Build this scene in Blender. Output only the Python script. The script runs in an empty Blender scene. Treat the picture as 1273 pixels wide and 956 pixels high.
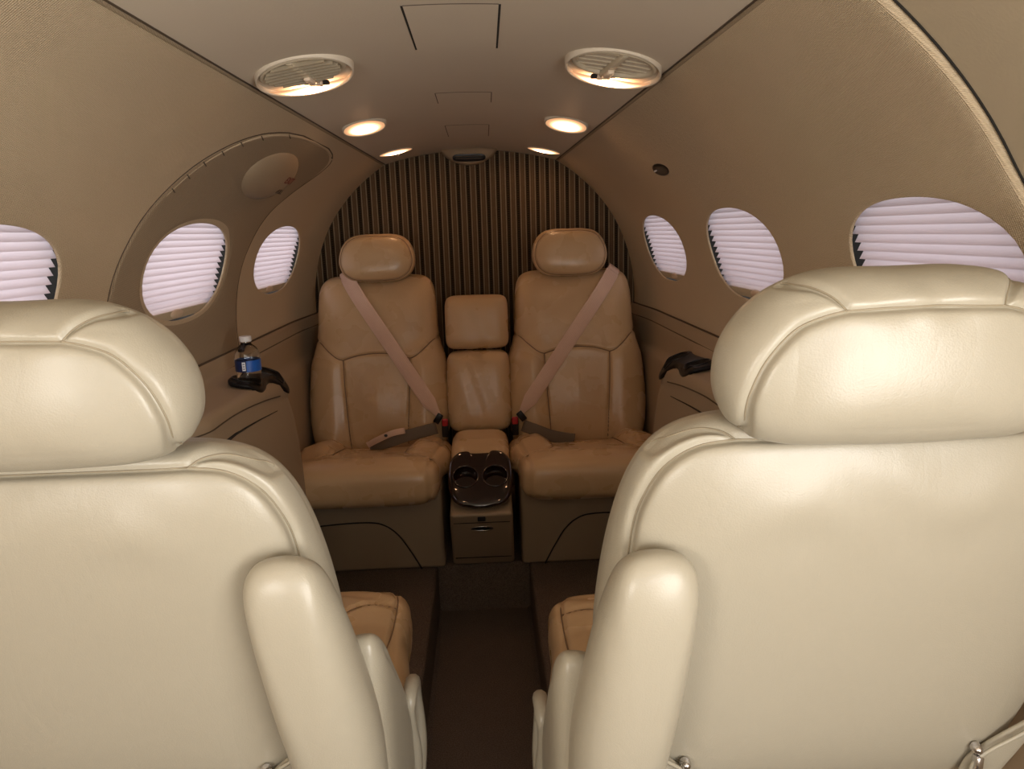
import bpy, bmesh, math, random
import numpy as np
from mathutils import Vector, Matrix
from mathutils.bvhtree import BVHTree

random.seed(4)
scene = bpy.context.scene
COL = scene.collection
pi = math.pi

# ------------------------------------------------------------------ materials
class NT:
    def __init__(s, name):
        s.m = bpy.data.materials.new(name); s.m.use_nodes = True
        s.t = s.m.node_tree; s.n = s.t.nodes; s.l = s.t.links
        s.b = s.n['Principled BSDF']; s.out = s.n['Material Output']
    def put(s, sock, v):
        if hasattr(v, 'is_linked') or isinstance(v, bpy.types.NodeSocket): s.l.new(v, sock)
        else: sock.default_value = v
    def math(s, op, a, b=0.0, c=0.0, clamp=False):
        n = s.n.new('ShaderNodeMath'); n.operation = op; n.use_clamp = clamp
        s.put(n.inputs[0], a); s.put(n.inputs[1], b); s.put(n.inputs[2], c)
        return n.outputs[0]
    def coord(s, kind='Object'):
        return s.n.new('ShaderNodeTexCoord').outputs[kind]
    def xyz(s, v):
        n = s.n.new('ShaderNodeSeparateXYZ'); s.l.new(v, n.inputs[0]); return n.outputs
    def mapping(s, v, scale=(1, 1, 1), rot=(0, 0, 0)):
        n = s.n.new('ShaderNodeMapping'); s.l.new(v, n.inputs[0])
        n.inputs['Scale'].default_value = scale; n.inputs['Rotation'].default_value = rot
        return n.outputs[0]
    def noise(s, v, scale, detail=3, rough=.5, dist=0):
        n = s.n.new('ShaderNodeTexNoise'); s.l.new(v, n.inputs['Vector'])
        n.inputs['Scale'].default_value = scale; n.inputs['Detail'].default_value = detail
        n.inputs['Roughness'].default_value = rough; n.inputs['Distortion'].default_value = dist
        return n.outputs[0]
    def voro(s, v, scale, feat='F1'):
        n = s.n.new('ShaderNodeTexVoronoi'); s.l.new(v, n.inputs['Vector'])
        n.inputs['Scale'].default_value = scale; n.feature = feat
        return n.outputs['Distance']
    def ramp(s, f, stops):
        n = s.n.new('ShaderNodeValToRGB'); s.l.new(f, n.inputs[0])
        e = n.color_ramp.elements
        while len(e) < len(stops): e.new(.5)
        for k, (p, c) in enumerate(stops):
            e[k].position = p; e[k].color = (*c, 1)
        return n.outputs[0]
    def mixc(s, f, a, b):
        n = s.n.new('ShaderNodeMix'); n.data_type = 'RGBA'
        s.put(n.inputs[0], f)
        for i, v in ((6, a), (7, b)):
            if isinstance(v, tuple): n.inputs[i].default_value = (*v, 1)
            else: s.l.new(v, n.inputs[i])
        return n.outputs[2]
    def bump(s, h, dist, strength=1.0, prev=None):
        n = s.n.new('ShaderNodeBump'); s.l.new(h, n.inputs['Height'])
        n.inputs['Distance'].default_value = dist; n.inputs['Strength'].default_value = strength
        if prev is not None: s.l.new(prev, n.inputs['Normal'])
        return n.outputs[0]
    def base(s, c):
        if isinstance(c, tuple): s.b.inputs['Base Color'].default_value = (*c, 1)
        else: s.l.new(c, s.b.inputs['Base Color'])
    def set(s, **k):
        for a, v in k.items():
            s.b.inputs[a.replace('_', ' ')].default_value = v
        return s

M = {}
def plain(name, c, rough=.5, metal=0, coat=0, noise=0, spec=.5):
    t = NT(name); t.base(c); t.set(Roughness=rough, Metallic=metal)
    t.b.inputs['Coat Weight'].default_value = coat
    t.b.inputs['Coat Roughness'].default_value = .06
    t.b.inputs['Specular IOR Level'].default_value = spec
    if noise:
        o = t.coord(); t.l.new(t.bump(t.noise(o, 260, 3), .0006, noise), t.b.inputs['Normal'])
        v = t.noise(o, 6, 3)
        t.base(t.mixc(t.math('MULTIPLY', v, .35), c, tuple(x * .82 for x in c)))
    M[name] = t.m
    return t

def leather(name, c, rough=.36, wr=.5):
    t = NT(name); o = t.coord()
    v = t.noise(o, 5, 4); f = t.noise(o, 55, 3)
    col = t.mixc(t.math('MULTIPLY', v, .25), c, (c[0] * .90, c[1] * .86, c[2] * .80))
    t.base(t.mixc(t.math('MULTIPLY', f, .08), col, (c[0] * .72, c[1] * .68, c[2] * .6)))
    r = t.math('MULTIPLY_ADD', t.noise(o, 9, 3), .16, rough - .08)
    t.l.new(r, t.b.inputs['Roughness'])
    g = t.bump(t.voro(o, 620), .00022, .5)
    w = t.noise(t.mapping(o, (1, 1, .35)), 26, 2, .45, 1.2)
    w2 = t.math('POWER', t.math('ABSOLUTE', t.math('SUBTRACT', w, .5)), .6)
    g = t.bump(w2, .0035, wr * .35, g)
    g = t.bump(t.noise(o, 7, 2), .012, wr * .5, g)
    t.l.new(g, t.b.inputs['Normal'])
    t.b.inputs['Coat Weight'].default_value = .12
    t.b.inputs['Coat Roughness'].default_value = .22
    M[name] = t.m
    return t

leather('leather_cream', (.360, .323, .250), .39, .28)
leather('leather_lamplit', (.57, .39, .215), .28, .30)  # same leather as the cream, tinted tan to carry the warm lamp light
plain('seam_thread', (.26, .215, .145), .6)
plain('seam_tan', (.20, .12, .065), .6)
plain('vinyl_ceiling', (.67, .58, .455), .62, noise=.35)
plain('vinyl_lower', (.34, .255, .165), .5, noise=.5)
plain('vinyl_frame', (.52, .43, .30), .55, noise=.3)
plain('plastic_beige', (.50, .42, .30), .42, coat=.1)
plain('plastic_tab', (.66, .52, .38), .4)
plain('plastic_black', (.006, .006, .007), .3)
plain('tray_black', (.006, .005, .005), .38, spec=.18)
plain('rubber_black', (.004, .004, .004), .8)
plain('gap_dark', (.012, .009, .006), .9)
plain('groove_brown', (.075, .05, .03), .8)
plain('groove_ceiling', (.17, .13, .095), .8)
plain('red_plastic', (.42, .015, .02), .35)
plain('ink_red', (.16, .012, .012), .6)
plain('ink_black', (.03, .02, .015), .6)
plain('ink_white', (.75, .75, .78), .5)
plain('label_blue', (.015, .10, .42), .35)
plain('label_navy', (.008, .018, .07), .35)
plain('chrome', (.62, .60, .60), .18, metal=1)
plain('belt_dark', (.13, .095, .062), .7)  # dark brown; on the lap straps it carries the shadow across the seat
plain('cap_white', (.62, .60, .58), .4)

def fabric(name, c, dark):
    t = NT(name); uv = t.coord('UV'); x = t.xyz(uv)
    u, v = x[0], x[1]
    d1 = t.math('SINE', t.math('MULTIPLY', t.math('ADD', u, v), 2 * pi / .0052))
    d2 = t.math('SINE', t.math('MULTIPLY', t.math('SUBTRACT', v, t.math('MULTIPLY', u, .45)), 2 * pi / .0046))
    w = t.math('MULTIPLY', d1, d2)
    wv = t.math('MULTIPLY_ADD', w, .5, .5)
    no = t.noise(uv, 420, 2, .6)
    hh = t.math('ADD', wv, t.math('MULTIPLY', no, 1.1))
    cl = t.noise(uv, 4, 4)
    k = t.math('MULTIPLY', t.math('SUBTRACT', 1.55, hh, clamp=True), .62)
    col = t.mixc(k, c, dark)
    t.base(t.mixc(t.math('MULTIPLY', cl, .28), col, dark))
    t.l.new(t.bump(hh, .0014, .8), t.b.inputs['Normal'])
    t.set(Roughness=.92); t.b.inputs['Specular IOR Level'].default_value = .15
    M[name] = t.m
fabric('fabric_wall', (.70, .56, .385), (.41, .31, .195))
fabric('fabric_door', (.42, .325, .22), (.27, .20, .125))

def stripes():
    t = NT('fabric_stripe'); x = t.xyz(t.coord())
    P = .0375
    u = t.math('FRACT', t.math('DIVIDE', t.math('ADD', x[0], 10.0), P))
    z = t.math('FRACT', t.math('DIVIDE', x[2], .0085))
    def near(c, w):
        return t.math('LESS_THAN', t.math('ABSOLUTE', t.math('SUBTRACT', u, c)), w)
    line = t.math('ADD', near(.06, .052), near(.56, .052), clamp=True)
    bandA = near(.31, .19)
    fine = t.math('ADD', near(.74, .02), near(.87, .02), clamp=True)
    dot = t.math('MULTIPLY', near(.31, .085), t.math('LESS_THAN', t.math('ABSOLUTE', t.math('SUBTRACT', z, .5)), .27))
    base = t.mixc(bandA, (.115, .068, .036), (.045, .030, .016))
    base = t.mixc(dot, base, (.008, .006, .004))
    base = t.mixc(fine, base, (.17, .12, .07))
    base = t.mixc(line, base, (.30, .235, .15))
    n = t.noise(t.coord(), 300, 3)
    t.base(t.mixc(t.math('MULTIPLY', n, .5), base, (.03, .02, .012)))
    t.l.new(t.bump(t.math('ADD', n, line), .001, .6), t.b.inputs['Normal'])
    t.set(Roughness=.95); t.b.inputs['Specular IOR Level'].default_value = .1
    M['fabric_stripe'] = t.m
stripes()

def carpet():
    t = NT('carpet'); o = t.coord()
    n = t.noise(o, 330, 4, .7); n2 = t.noise(o, 22, 3)
    c = t.ramp(n, [(.3, (.07, .052, .040)), (.7, (.28, .21, .165))])
    t.base(t.mixc(t.math('MULTIPLY', n2, .5), c, (.13, .098, .078)))
    t.l.new(t.bump(n, .006, .9), t.b.inputs['Normal'])
    t.set(Roughness=1.0); t.b.inputs['Specular IOR Level'].default_value = .05
    M['carpet'] = t.m
carpet()

def webbing():
    t = NT('webbing'); uv = t.coord('UV'); x = t.xyz(uv)
    s = t.math('SINE', t.math('MULTIPLY', x[0], 2 * pi * 9))
    s2 = t.math('SINE', t.math('MULTIPLY', x[1], 2 * pi / .003))
    n = t.noise(t.coord(), 14, 4)
    c = t.mixc(t.math('MULTIPLY', n, .7), (.80, .57, .44), (.58, .37, .26))
    t.base(c)
    t.l.new(t.bump(t.math('ADD', s, t.math('MULTIPLY', s2, .5)), .0006, .4), t.b.inputs['Normal'])
    t.set(Roughness=.6)
    M['webbing'] = t.m
webbing()

def burl():
    t = NT('burl_wood'); o = t.coord()
    n = t.noise(o, 60, 6, .65, 2.0)
    t.base(t.ramp(n, [(.35, (.003, .001, .001)), (.6, (.018, .004, .003)), (.8, (.045, .010, .005))]))
    t.set(Roughness=.12); t.b.inputs['Coat Weight'].default_value = 1
    t.b.inputs['Coat Roughness'].default_value = .03
    M['burl_wood'] = t.m
burl()

def shade_mat():
    t = NT('pleated_fabric')
    n = t.n
    d = n.new('ShaderNodeBsdfDiffuse'); d.inputs[0].default_value = (.76, .655, .675, 1)
    tr = n.new('ShaderNodeBsdfTranslucent'); tr.inputs[0].default_value = (.80, .69, .71, 1)
    mx = n.new('ShaderNodeMixShader'); mx.inputs[0].default_value = .52
    t.l.new(d.outputs[0], mx.inputs[1]); t.l.new(tr.outputs[0], mx.inputs[2])
    t.l.new(mx.outputs[0], t.out.inputs[0])
    M['pleated_fabric'] = t.m
shade_mat()

def glass(name, c, rough, ior, trans=1.0):
    t = NT(name); t.base(c)
    t.set(Roughness=rough, IOR=ior); t.b.inputs['Transmission Weight'].default_value = trans
    M[name] = t.m
glass('bottle_clear', (.93, .97, .97), .03, 1.33)

def pane_mat():
    t = NT('acrylic_pane'); n = t.n
    a = n.new('ShaderNodeBsdfTransparent'); a.inputs[0].default_value = (.93, .94, .96, 1)
    g = n.new('ShaderNodeBsdfGlossy'); g.inputs['Roughness'].default_value = .02
    mx = n.new('ShaderNodeMixShader'); mx.inputs[0].default_value = .06
    t.l.new(a.outputs[0], mx.inputs[1]); t.l.new(g.outputs[0], mx.inputs[2])
    t.l.new(mx.outputs[0], t.out.inputs[0]); M['acrylic_pane'] = t.m
pane_mat()

LAMP_GAIN = 1.05
def lamp_mat():
    # bulb behind a frosted lens: hot in the middle, weaker and more orange at the rim (UV.x = 0 centre .. 1 rim)
    t = NT('lamp_lens'); x = t.xyz(t.coord('UV'))
    r = x[0]
    fall = t.math('POWER', t.math('SUBTRACT', 1.0, t.math('MULTIPLY', r, .97)), 3.4)
    st = t.math('MULTIPLY_ADD', fall, 95.0 * LAMP_GAIN, .80)
    e = t.n.new('ShaderNodeEmission')
    t.l.new(t.mixc(t.math('POWER', r, .7), (1.0, .60, .33), (1.0, .50, .24)), e.inputs[0])
    t.l.new(st, e.inputs[1]); t.l.new(e.outputs[0], t.out.inputs[0])
    M['lamp_lens'] = t.m
lamp_mat()

# ------------------------------------------------------------------ object helpers
def link(o, parent=None):
    COL.objects.link(o)
    if parent is not None: o.parent = parent
    return o
def thing(name, label, cat, loc=(0, 0, 0), group=None):
    o = bpy.data.objects.new(name, None); link(o); o.location = loc
    o['label'] = label; o['category'] = cat
    o.empty_display_size = .05
    if group: o['group'] = group
    return o
def tag(o, label, cat, group=None):
    o['label'] = label; o['category'] = cat
    if group: o['group'] = group
    return o
def struct(o, label=None):
    o['kind'] = 'structure'
    if label: o['label'] = label
    return o
def mk(name, V, F, mat, parent=None, smooth=True, uv=None, auto=None):
    me = bpy.data.meshes.new(name)
    V = np.asarray(V, float)
    if parent is not None and parent.type == 'EMPTY':
        V = V - np.array(parent.location)
    elif parent is not None:
        V = V - np.array(parent.matrix_world.translation if parent.parent is None else parent.parent.location)
    me.from_pydata(V.tolist(), [], [tuple(f) for f in F])
    if uv is not None:
        ul = me.uv_layers.new(name='UVMap')
        idx = np.empty(len(me.loops), dtype=np.int32); me.loops.foreach_get('vertex_index', idx)
        ul.data.foreach_set('uv', np.asarray(uv, dtype=np.float32)[idx].ravel())
    me.materials.append(M[mat] if isinstance(mat, str) else mat)
    me.update()
    if smooth:
        me.polygons.foreach_set('use_smooth', [True] * len(me.polygons))
        if auto: 
            me.set_sharp_from_angle(angle=math.radians(auto))
    o = bpy.data.objects.new(name, me)
    return link(o, parent)

def fix(V, F):
    bm = bmesh.new()
    vs = [bm.verts.new(v) for v in V]
    for f in F:
        try: bm.faces.new([vs[i] for i in f])
        except ValueError: pass
    bmesh.ops.recalc_face_normals(bm, faces=bm.faces)
    bm.verts.index_update()
    V2 = [tuple(v.co) for v in bm.verts]; F2 = [[v.index for v in f.verts] for f in bm.faces]
    bm.free()
    return V2, F2

def rbox(x0, x1, y0, y1, z0, z1, r=.01, seg=3, top=None):
    """rounded box; top(V) may reshape"""
    bm = bmesh.new()
    bmesh.ops.create_cube(bm, size=1)
    for v in bm.verts:
        v.co = Vector((x0 + (v.co.x + .5) * (x1 - x0), y0 + (v.co.y + .5) * (y1 - y0), z0 + (v.co.z + .5) * (z1 - z0)))
    if top:
        for v in bm.verts: v.co = Vector(top(v.co))
    if r > 0:
        bmesh.ops.bevel(bm, geom=list(bm.edges), offset=r, segments=seg, profile=.5, affect='EDGES', clamp_overlap=True)
    bm.verts.index_update()
    V = [tuple(v.co) for v in bm.verts]; F = [[v.index for v in f.verts] for f in bm.faces]
    bm.free()
    return V, F

def join(*parts):
    V = []; F = []
    for v, f in parts:
        n = len(V); V += [tuple(p) for p in v]; F += [[i + n for i in q] for q in f]
    return V, F

def spline(P, n, closed=False):
    P = np.asarray(P, float); m = len(P)
    out = []
    segs = m if closed else m - 1
    for i in range(segs):
        if closed: a, b, c, d = P[(i - 1) % m], P[i], P[(i + 1) % m], P[(i + 2) % m]
        else: a, b, c, d = P[max(i - 1, 0)], P[i], P[i + 1], P[min(i + 2, m - 1)]
        for k in range(12):
            t = k / 12
            out.append(.5 * ((2 * b) + (-a + c) * t + (2 * a - 5 * b + 4 * c - d) * t * t + (-a + 3 * b - 3 * c + d) * t ** 3))
    if not closed: out.append(P[-1])
    out = np.array(out)
    Q = np.vstack([out, out[:1]]) if closed else out
    s = np.concatenate([[0], np.cumsum(np.linalg.norm(np.diff(Q, axis=0), axis=1))])
    t = np.linspace(0, s[-1], n + 1)[:-1] if closed else np.linspace(0, s[-1], n)
    return np.stack([np.interp(t, s, Q[:, k]) for k in range(Q.shape[1])], 1)

def tube(P, r, seg=8, closed=False, cap=True):
    P = np.asarray(P, float); n = len(P)
    V = []; F = []
    T = np.roll(P, -1, 0) - np.roll(P, 1, 0) if closed else np.gradient(P, axis=0)
    T /= np.linalg.norm(T, axis=1)[:, None] + 1e-12
    up = np.array([.3, .2, .93]); 
    if abs(T[0] @ up) > .9: up = np.array([1., 0, 0])
    N = up - T[0] * (up @ T[0]); N /= np.linalg.norm(N)
    rr = r if hasattr(r, '__len__') else [r] * n
    for i in range(n):
        N = N - T[i] * (N @ T[i]); N /= np.linalg.norm(N)
        B = np.cross(T[i], N)
        for k in range(seg):
            a = 2 * pi * k / seg
            V.append(P[i] + rr[i] * (math.cos(a) * N + math.sin(a) * B))
    m = n if closed else n - 1
    for i in range(m):
        j = (i + 1) % n
        for k in range(seg):
            l = (k + 1) % seg
            F.append([i * seg + k, j * seg + k, j * seg + l, i * seg + l][::-1])
    if cap and not closed:
        F.append(list(range(seg))); F.append([(n - 1) * seg + k for k in range(seg)][::-1])
    return V, F

def ribbon(P, Wd, Nn, w, th):
    """strap: centreline P, width dirs Wd, normals Nn"""
    V = []; F = []; UV = []
    s = np.concatenate([[0], np.cumsum(np.linalg.norm(np.diff(P, axis=0), axis=1))])
    ws = w if hasattr(w, '__len__') else [w] * len(P)
    for i in range(len(P)):
        for (a, b) in ((-1, 0), (-.9, 1), (.9, 1), (1, 0), (.9, -1), (-.9, -1)):
            V.append(P[i] + Wd[i] * a * ws[i] / 2 + Nn[i] * b * th / 2); UV.append((a * .5 + .5, s[i]))
    for i in range(len(P) - 1):
        for k in range(6):
            l = (k + 1) % 6
            F.append([i * 6 + k, (i + 1) * 6 + k, (i + 1) * 6 + l, i * 6 + l])
    F.append([5, 4, 3, 2, 1, 0]); F.append([(len(P) - 1) * 6 + k for k in range(6)])
    return V, F, UV

def seg_dist(Q, L):
    """distance of points Q (n,2) to polyline L"""
    best = np.full(len(Q), 1e9)
    for a, b in zip(L[:-1], L[1:]):
        d = b - a; t = np.clip(((Q - a) @ d) / (d @ d + 1e-12), 0, 1)
        best = np.minimum(best, np.linalg.norm(Q - (a + t[:, None] * d), axis=1))
    return best

def pillow(outline, Tp, Tn, n=3.0, m=3.0, c=None, xf=None, seams=(), puff=None, N=160, kin=26, kout=16, split=.75, depth=.004, width=.004, groove_out=None):
    """closed cushion: outline (closed 2-D curve), thickness Tp in front / Tn behind.
    seams = [(side, polyline)] -> stitched grooves. returns V,F and 3-D seam lines"""
    O = np.asarray(outline, float)
    if len(O) != N: O = spline(O, N, True)
    c = O.mean(0) if c is None else np.asarray(c, float)
    a0 = math.asin(split ** (n / 2))
    rho = list(np.linspace(0, split, kin)[1:]); hh = [(1 - r ** n) ** (1 / m) for r in rho]
    for a in np.linspace(a0, pi / 2, kout)[1:]:
        r = math.sin(a) ** (2 / n); rho.append(r); hh.append(max(0, 1 - r ** n) ** (1 / m))
    rho = np.array(rho); hh = np.array(hh); hh[-1] = 0
    K = len(rho)
    U = c[None, None, :] + rho[:, None, None] * (O - c)[None, :, :]
    front = np.dstack([U, np.repeat(hh[:, None] * Tp, N, 1)])
    back = np.dstack([U, np.repeat(-hh[:, None] * Tn, N, 1)])[::-1][1:]
    G = np.vstack([front, back])            # rings from front centre to back centre
    side = np.concatenate([np.ones(K), -np.ones(K - 1)])
    apex = [np.array([c[0], c[1], Tp]), np.array([c[0], c[1], -Tn])]
    R = len(G)
    du = np.roll(G, -1, 1) - np.roll(G, 1, 1)
    dv = np.gradient(G, axis=0)
    Nn = np.cross(dv, du); ln = np.linalg.norm(Nn, axis=2, keepdims=True); Nn = Nn / (ln + 1e-12)
    cen = np.array([c[0], c[1], 0.0])
    sgn = np.sign(((G - cen) * Nn).sum(2).mean()); Nn *= sgn
    uv = G[:, :, :2].reshape(-1, 2); h = G[:, :, 2].reshape(-1)
    D = np.zeros(len(uv)); GR = np.zeros(len(uv)); RI = np.zeros(len(uv))
    for (sd, L) in seams:
        L = np.asarray(L, float)
        d = seg_dist(uv, L)
        ok = (np.repeat(side, N) * sd >= 0) if sd != 0 else np.ones(len(uv), bool)
        if sd != 0: ok |= np.abs(h) < 1e-6
        GR = np.maximum(GR, np.where(ok, np.exp(-(d / width) ** 2), 0)); RI = np.maximum(RI, np.where(ok, np.exp(-(np.maximum(d - width * 1.6, 0) / (width * 3.2)) ** 2), 0))
    D -= depth * (GR - .35 * RI * (1 - GR))
    if puff is not None:
        D += puff(uv[:, 0], uv[:, 1], h, np.repeat(side, N))
    G = G + Nn * D.reshape(R, N, 1)
    V = list(G.reshape(-1, 3)) + apex
    if puff is not None:
        for q, s_ in ((-2, 1.0), (-1, -1.0)):
            V[q] = V[q] + np.array([0, 0, s_]) * float(puff(np.array([c[0]]), np.array([c[1]]), np.array([Tp * s_]), np.array([s_]))[0])
    V = np.array(V)
    F = []
    for i in range(R - 1):
        for k in range(N):
            l = (k + 1) % N
            F.append([i * N + k, (i + 1) * N + k, (i + 1) * N + l, i * N + l])
    A, B = R * N, R * N + 1
    for k in range(N):
        l = (k + 1) % N
        F.append([A, k, l]); F.append([B, (R - 1) * N + l, (R - 1) * N + k])
    raw = V
    if xf is not None: V = np.array([xf(*p) for p in V])
    # orient outward
    cc = V.mean(0)
    f = F[len(F) // 4]; nrm = np.cross(V[f[1]] - V[f[0]], V[f[2]] - V[f[0]])
    if nrm @ (V[f[0]] - cc) < 0: F = [q[::-1] for q in F]
    return V, F

def surf_line(V, F, pts, d, off=.0):
    """cast points along d onto mesh, return hits"""
    bv = BVHTree.FromPolygons([Vector(v) for v in V], F)
    out = []
    for p in pts:
        r = bv.ray_cast(Vector(p), Vector(d))
        if r[0] is not None: out.append(np.array(r[0]) - np.array(d) * off)
    return np.array(out)

def smp(P, n=5):
    P = np.array(P)
    for _ in range(n): P[1:-1] = (P[:-2] + 2 * P[1:-1] + P[2:]) / 4
    return P
def stitch(name, V, F, pts, d, r, mat, parent, off=0.0005, n=60):
    P = surf_line(V, F, pts, d, off)
    if len(P) < 3: return None
    P2 = P.copy(); P2[1:-1] = (P[:-2] + P[1:-1] * 2 + P[2:]) / 4
    v, f = tube(P2, r, 6)
    return mk(name, v, f, mat, parent)

# ------------------------------------------------------------------ cabin surface
ZC = .925
def s_w(y): return .395 - .036 * (y - .9)
def s_z(y): return 1.485 - .02 * (y - .9)
def sm(t): t = min(1, max(0, t)); return t * t * (3 - 2 * t)
def Rr(y):
    return .70 - .03 * (y - 1) - .022 * sm((y - 2.6) / .3)
TOPT = 57.0
def wall(side, y, tau, out=0.0):
    s, z = s_w(y), s_z(y)
    ths = math.degrees(math.atan2(z - ZC, s)); rs = math.hypot(s, z - ZC)
    th = tau if tau <= 45 else 45 + (tau - 45) * (ths - 45) / (TOPT - 45)
    R = Rr(y); k = sm((th - 25) / (ths - 25))
    r = R * (1 - k) + rs * k + out
    a = math.radians(th)
    return np.array([side * r * math.cos(a), y, ZC + r * math.sin(a)])
def wnorm(side, y, tau):
    a = wall(side, y, tau + .5) - wall(side, y, tau - .5); b = wall(side, y + .01, tau) - wall(side, y - .01, tau)
    n = np.cross(a, b); n /= np.linalg.norm(n)
    return n if n @ np.array([-side, 0, -.3]) > 0 else -n        # points into the cabin

WYS = {-1: [1.045, 1.755, 2.44], 1: [1.045, 1.755, 2.44]}; WY = WYS[-1]; WT = 17.9; WAB = [(.202, 8.8), (.224, 9.8), (.226, 9.8)]
RBS = {-1: [(.775, 1.295), (1.495, 2.015), (2.18, 2.70)], 1: [(.825, 1.295), (1.495, 2.015), (2.18, 2.70)]}; RB = RBS[-1]; TB = (4.0, 32.0)
NU, NV = 18, 14

def ell(k, n, yc=0.0, sc=1.0):
    pass

def rect_border(r):
    y0, y1 = r; t0, t1 = TB; P = []
    for i in range(NU): P.append((y0 + (y1 - y0) * i / NU, t0))
    for j in range(NV): P.append((y1, t0 + (t1 - t0) * j / NV))
    for i in range(NU): P.append((y1 - (y1 - y0) * i / NU, t1))
    for j in range(NV): P.append((y0, t1 - (t1 - t0) * j / NV))
    return P
def ellipse_pt(P, w, yc, sc=1.0, e=2.25):
    WA, WB = WAB[w]
    a = math.atan2((P[1] - WT) / WB, (P[0] - yc) / WA)
    c, s = math.cos(a), math.sin(a)
    k = (abs(c) ** e + abs(s) ** e) ** (-1 / e)
    return (yc + WA * sc * k * c, WT + WB * sc * k * s)

def make_wall(side, y_start, mat, name, windows, y_end=2.9, thick=0.0):
    idx = {}; V = []; F = []; UV = []
    RB = RBS[side]; WY = WYS[side]
    warp = (lambda y, t: y + .012 * sm((t - 21.5) / 8) * max(0, 1 - (y - .825) / .1)) if side > 0 else (lambda y, t: y)
    def vid(y, t, out=0.0, key=None):
        k = key or (round(y, 4), round(t, 3), round(out, 4))
        if k not in idx:
            idx[k] = len(V); V.append(wall(side, warp(y, t), t, out)); UV.append((y, Rr(y) * math.radians(t) + out))
        return idx[k]
    ys = []
    def add(a, b, n):
        for i in range(n): ys.append(a + (b - a) * i / n)
    cuts = [y_start]
    cur = y_start
    for w in windows:
        r = RB[w]
        if r[0] > cur + 1e-6: add(cur, r[0], max(1, round((r[0] - cur) / .03)))
        add(r[0], r[1], NU); cur = r[1]
    add(cur, y_end, max(1, round((y_end - cur) / .025))); ys.append(y_end)
    ts = [-8 + 12 * i / 6 for i in range(6)] + [4 + 2 * j for j in range(NV)] + [32 + 25 * i / 14 for i in range(15)]
    for i in range(len(ys) - 1):
        for j in range(len(ts) - 1):
            ym = (ys[i] + ys[i + 1]) / 2; tm = (ts[j] + ts[j + 1]) / 2
            if TB[0] < tm < TB[1] and any(RB[w][0] < ym < RB[w][1] for w in windows): continue
            F.append([vid(ys[i], ts[j]), vid(ys[i + 1], ts[j]), vid(ys[i + 1], ts[j + 1]), vid(ys[i], ts[j + 1])])
    for w in windows:
        B = rect_border(RB[w]); n = len(B)
        rings = [[vid(*p) for p in B]]
        E = [ellipse_pt(p, w, WY[w]) for p in B]
        for q in (.3, .55, .75, .88, .95):
            rings.append([vid(b[0] + (e[0] - b[0]) * q, b[1] + (e[1] - b[1]) * q, key=(w, q, i)) for i, (b, e) in enumerate(zip(B, E))])
        # rolled lip and short reveal going outwards
        for q, (sc, out) in enumerate(((1.0, .0), (.993, .0006), (.988, .0018), (.987, .0035), (.99, .005))):
            rings.append([vid(*ellipse_pt(p, w, WY[w], sc), out=out, key=(w, 'e', q, i)) for i, p in enumerate(B)])
        for a, b in zip(rings[:-1], rings[1:]):
            for k in range(n):
                l = (k + 1) % n; F.append([a[k], a[l], b[l], b[k]])
    # front edge returns outwards (panel thickness)
    col = [vid(y_start, t) for t in ts]
    if thick:
        e1 = [vid(y_start - .003, t, .001) for t in ts]; e2 = [vid(y_start - .006, t, .005) for t in ts]; e3 = [vid(y_start - .006, t, thick) for t in ts]
        for a, b in ((col, e1), (e1, e2), (e2, e3)):
            for k in range(len(ts) - 1): F.append([a[k], a[k + 1], b[k + 1], b[k]])
    if side > 0: F = [f[::-1] for f in F]
    o = mk(name, V, F, mat, None, True, UV, auto=50)
    return struct(o)

lw = make_wall(-1, -.9, 'fabric_wall', 'wall_left', (0, 1, 2))
rw = make_wall(1, .825, 'fabric_wall', 'wall_right', (0, 1, 2), thick=.009)
# smooth side panel ahead of the upholstered one, right side, set back
def plain_wall(side, y0, y1, out, mat, name, t0=-8, t1=TOPT):
    V = []; F = []; UV = []
    ny, nt = 14, 30
    for i in range(ny + 1):
        for j in range(nt + 1):
            y = y0 + (y1 - y0) * i / ny; t = t0 + (t1 - t0) * j / nt
            V.append(wall(side, y, t, out)); UV.append((y, t * .012))
    for i in range(ny):
        for j in range(nt):
            a = i * (nt + 1) + j; F.append([a, a + nt + 1, a + nt + 2, a + 1])
    return mk(name, V, F, mat, None, True, UV)
struct(plain_wall(1, -.05, .832, .009, 'vinyl_frame', 'wall_front_right'))
V, F = tube([wall(1, .816 + .012 * sm((-8 + 65 * i / 60 - 21.5) / 8), -8 + 65 * i / 60, .0080) for i in range(61)], .0014, 8)
struct(mk('trim_1', V, F, 'gap_dark'))  # dark tube standing in for the shade in the gap between panels

# seam between wall panels and ceiling
for sd, nm, ya in ((-1, 'trim_2', -.9), (1, 'trim_3', .835)):
    pts = [wall(sd, ya + (2.9 - ya) * i / 60, TOPT) + np.array([sd * .003, 0, .001]) for i in range(61)]
    V, F = tube(pts, .0045, 8)
    struct(mk(nm, V, F, 'fabric_door', None, uv=[(v[1], v[0]) for v in V]))
    pts = [wall(sd, ya + (2.9 - ya) * i / 60, TOPT) + np.array([-sd * .0030, 0, .0012]) for i in range(61)]
    V, F = tube(pts, .0017, 6)
    struct(mk('trim_' + ('4' if sd < 0 else '5'), V, F, 'groove_brown'))

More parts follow.
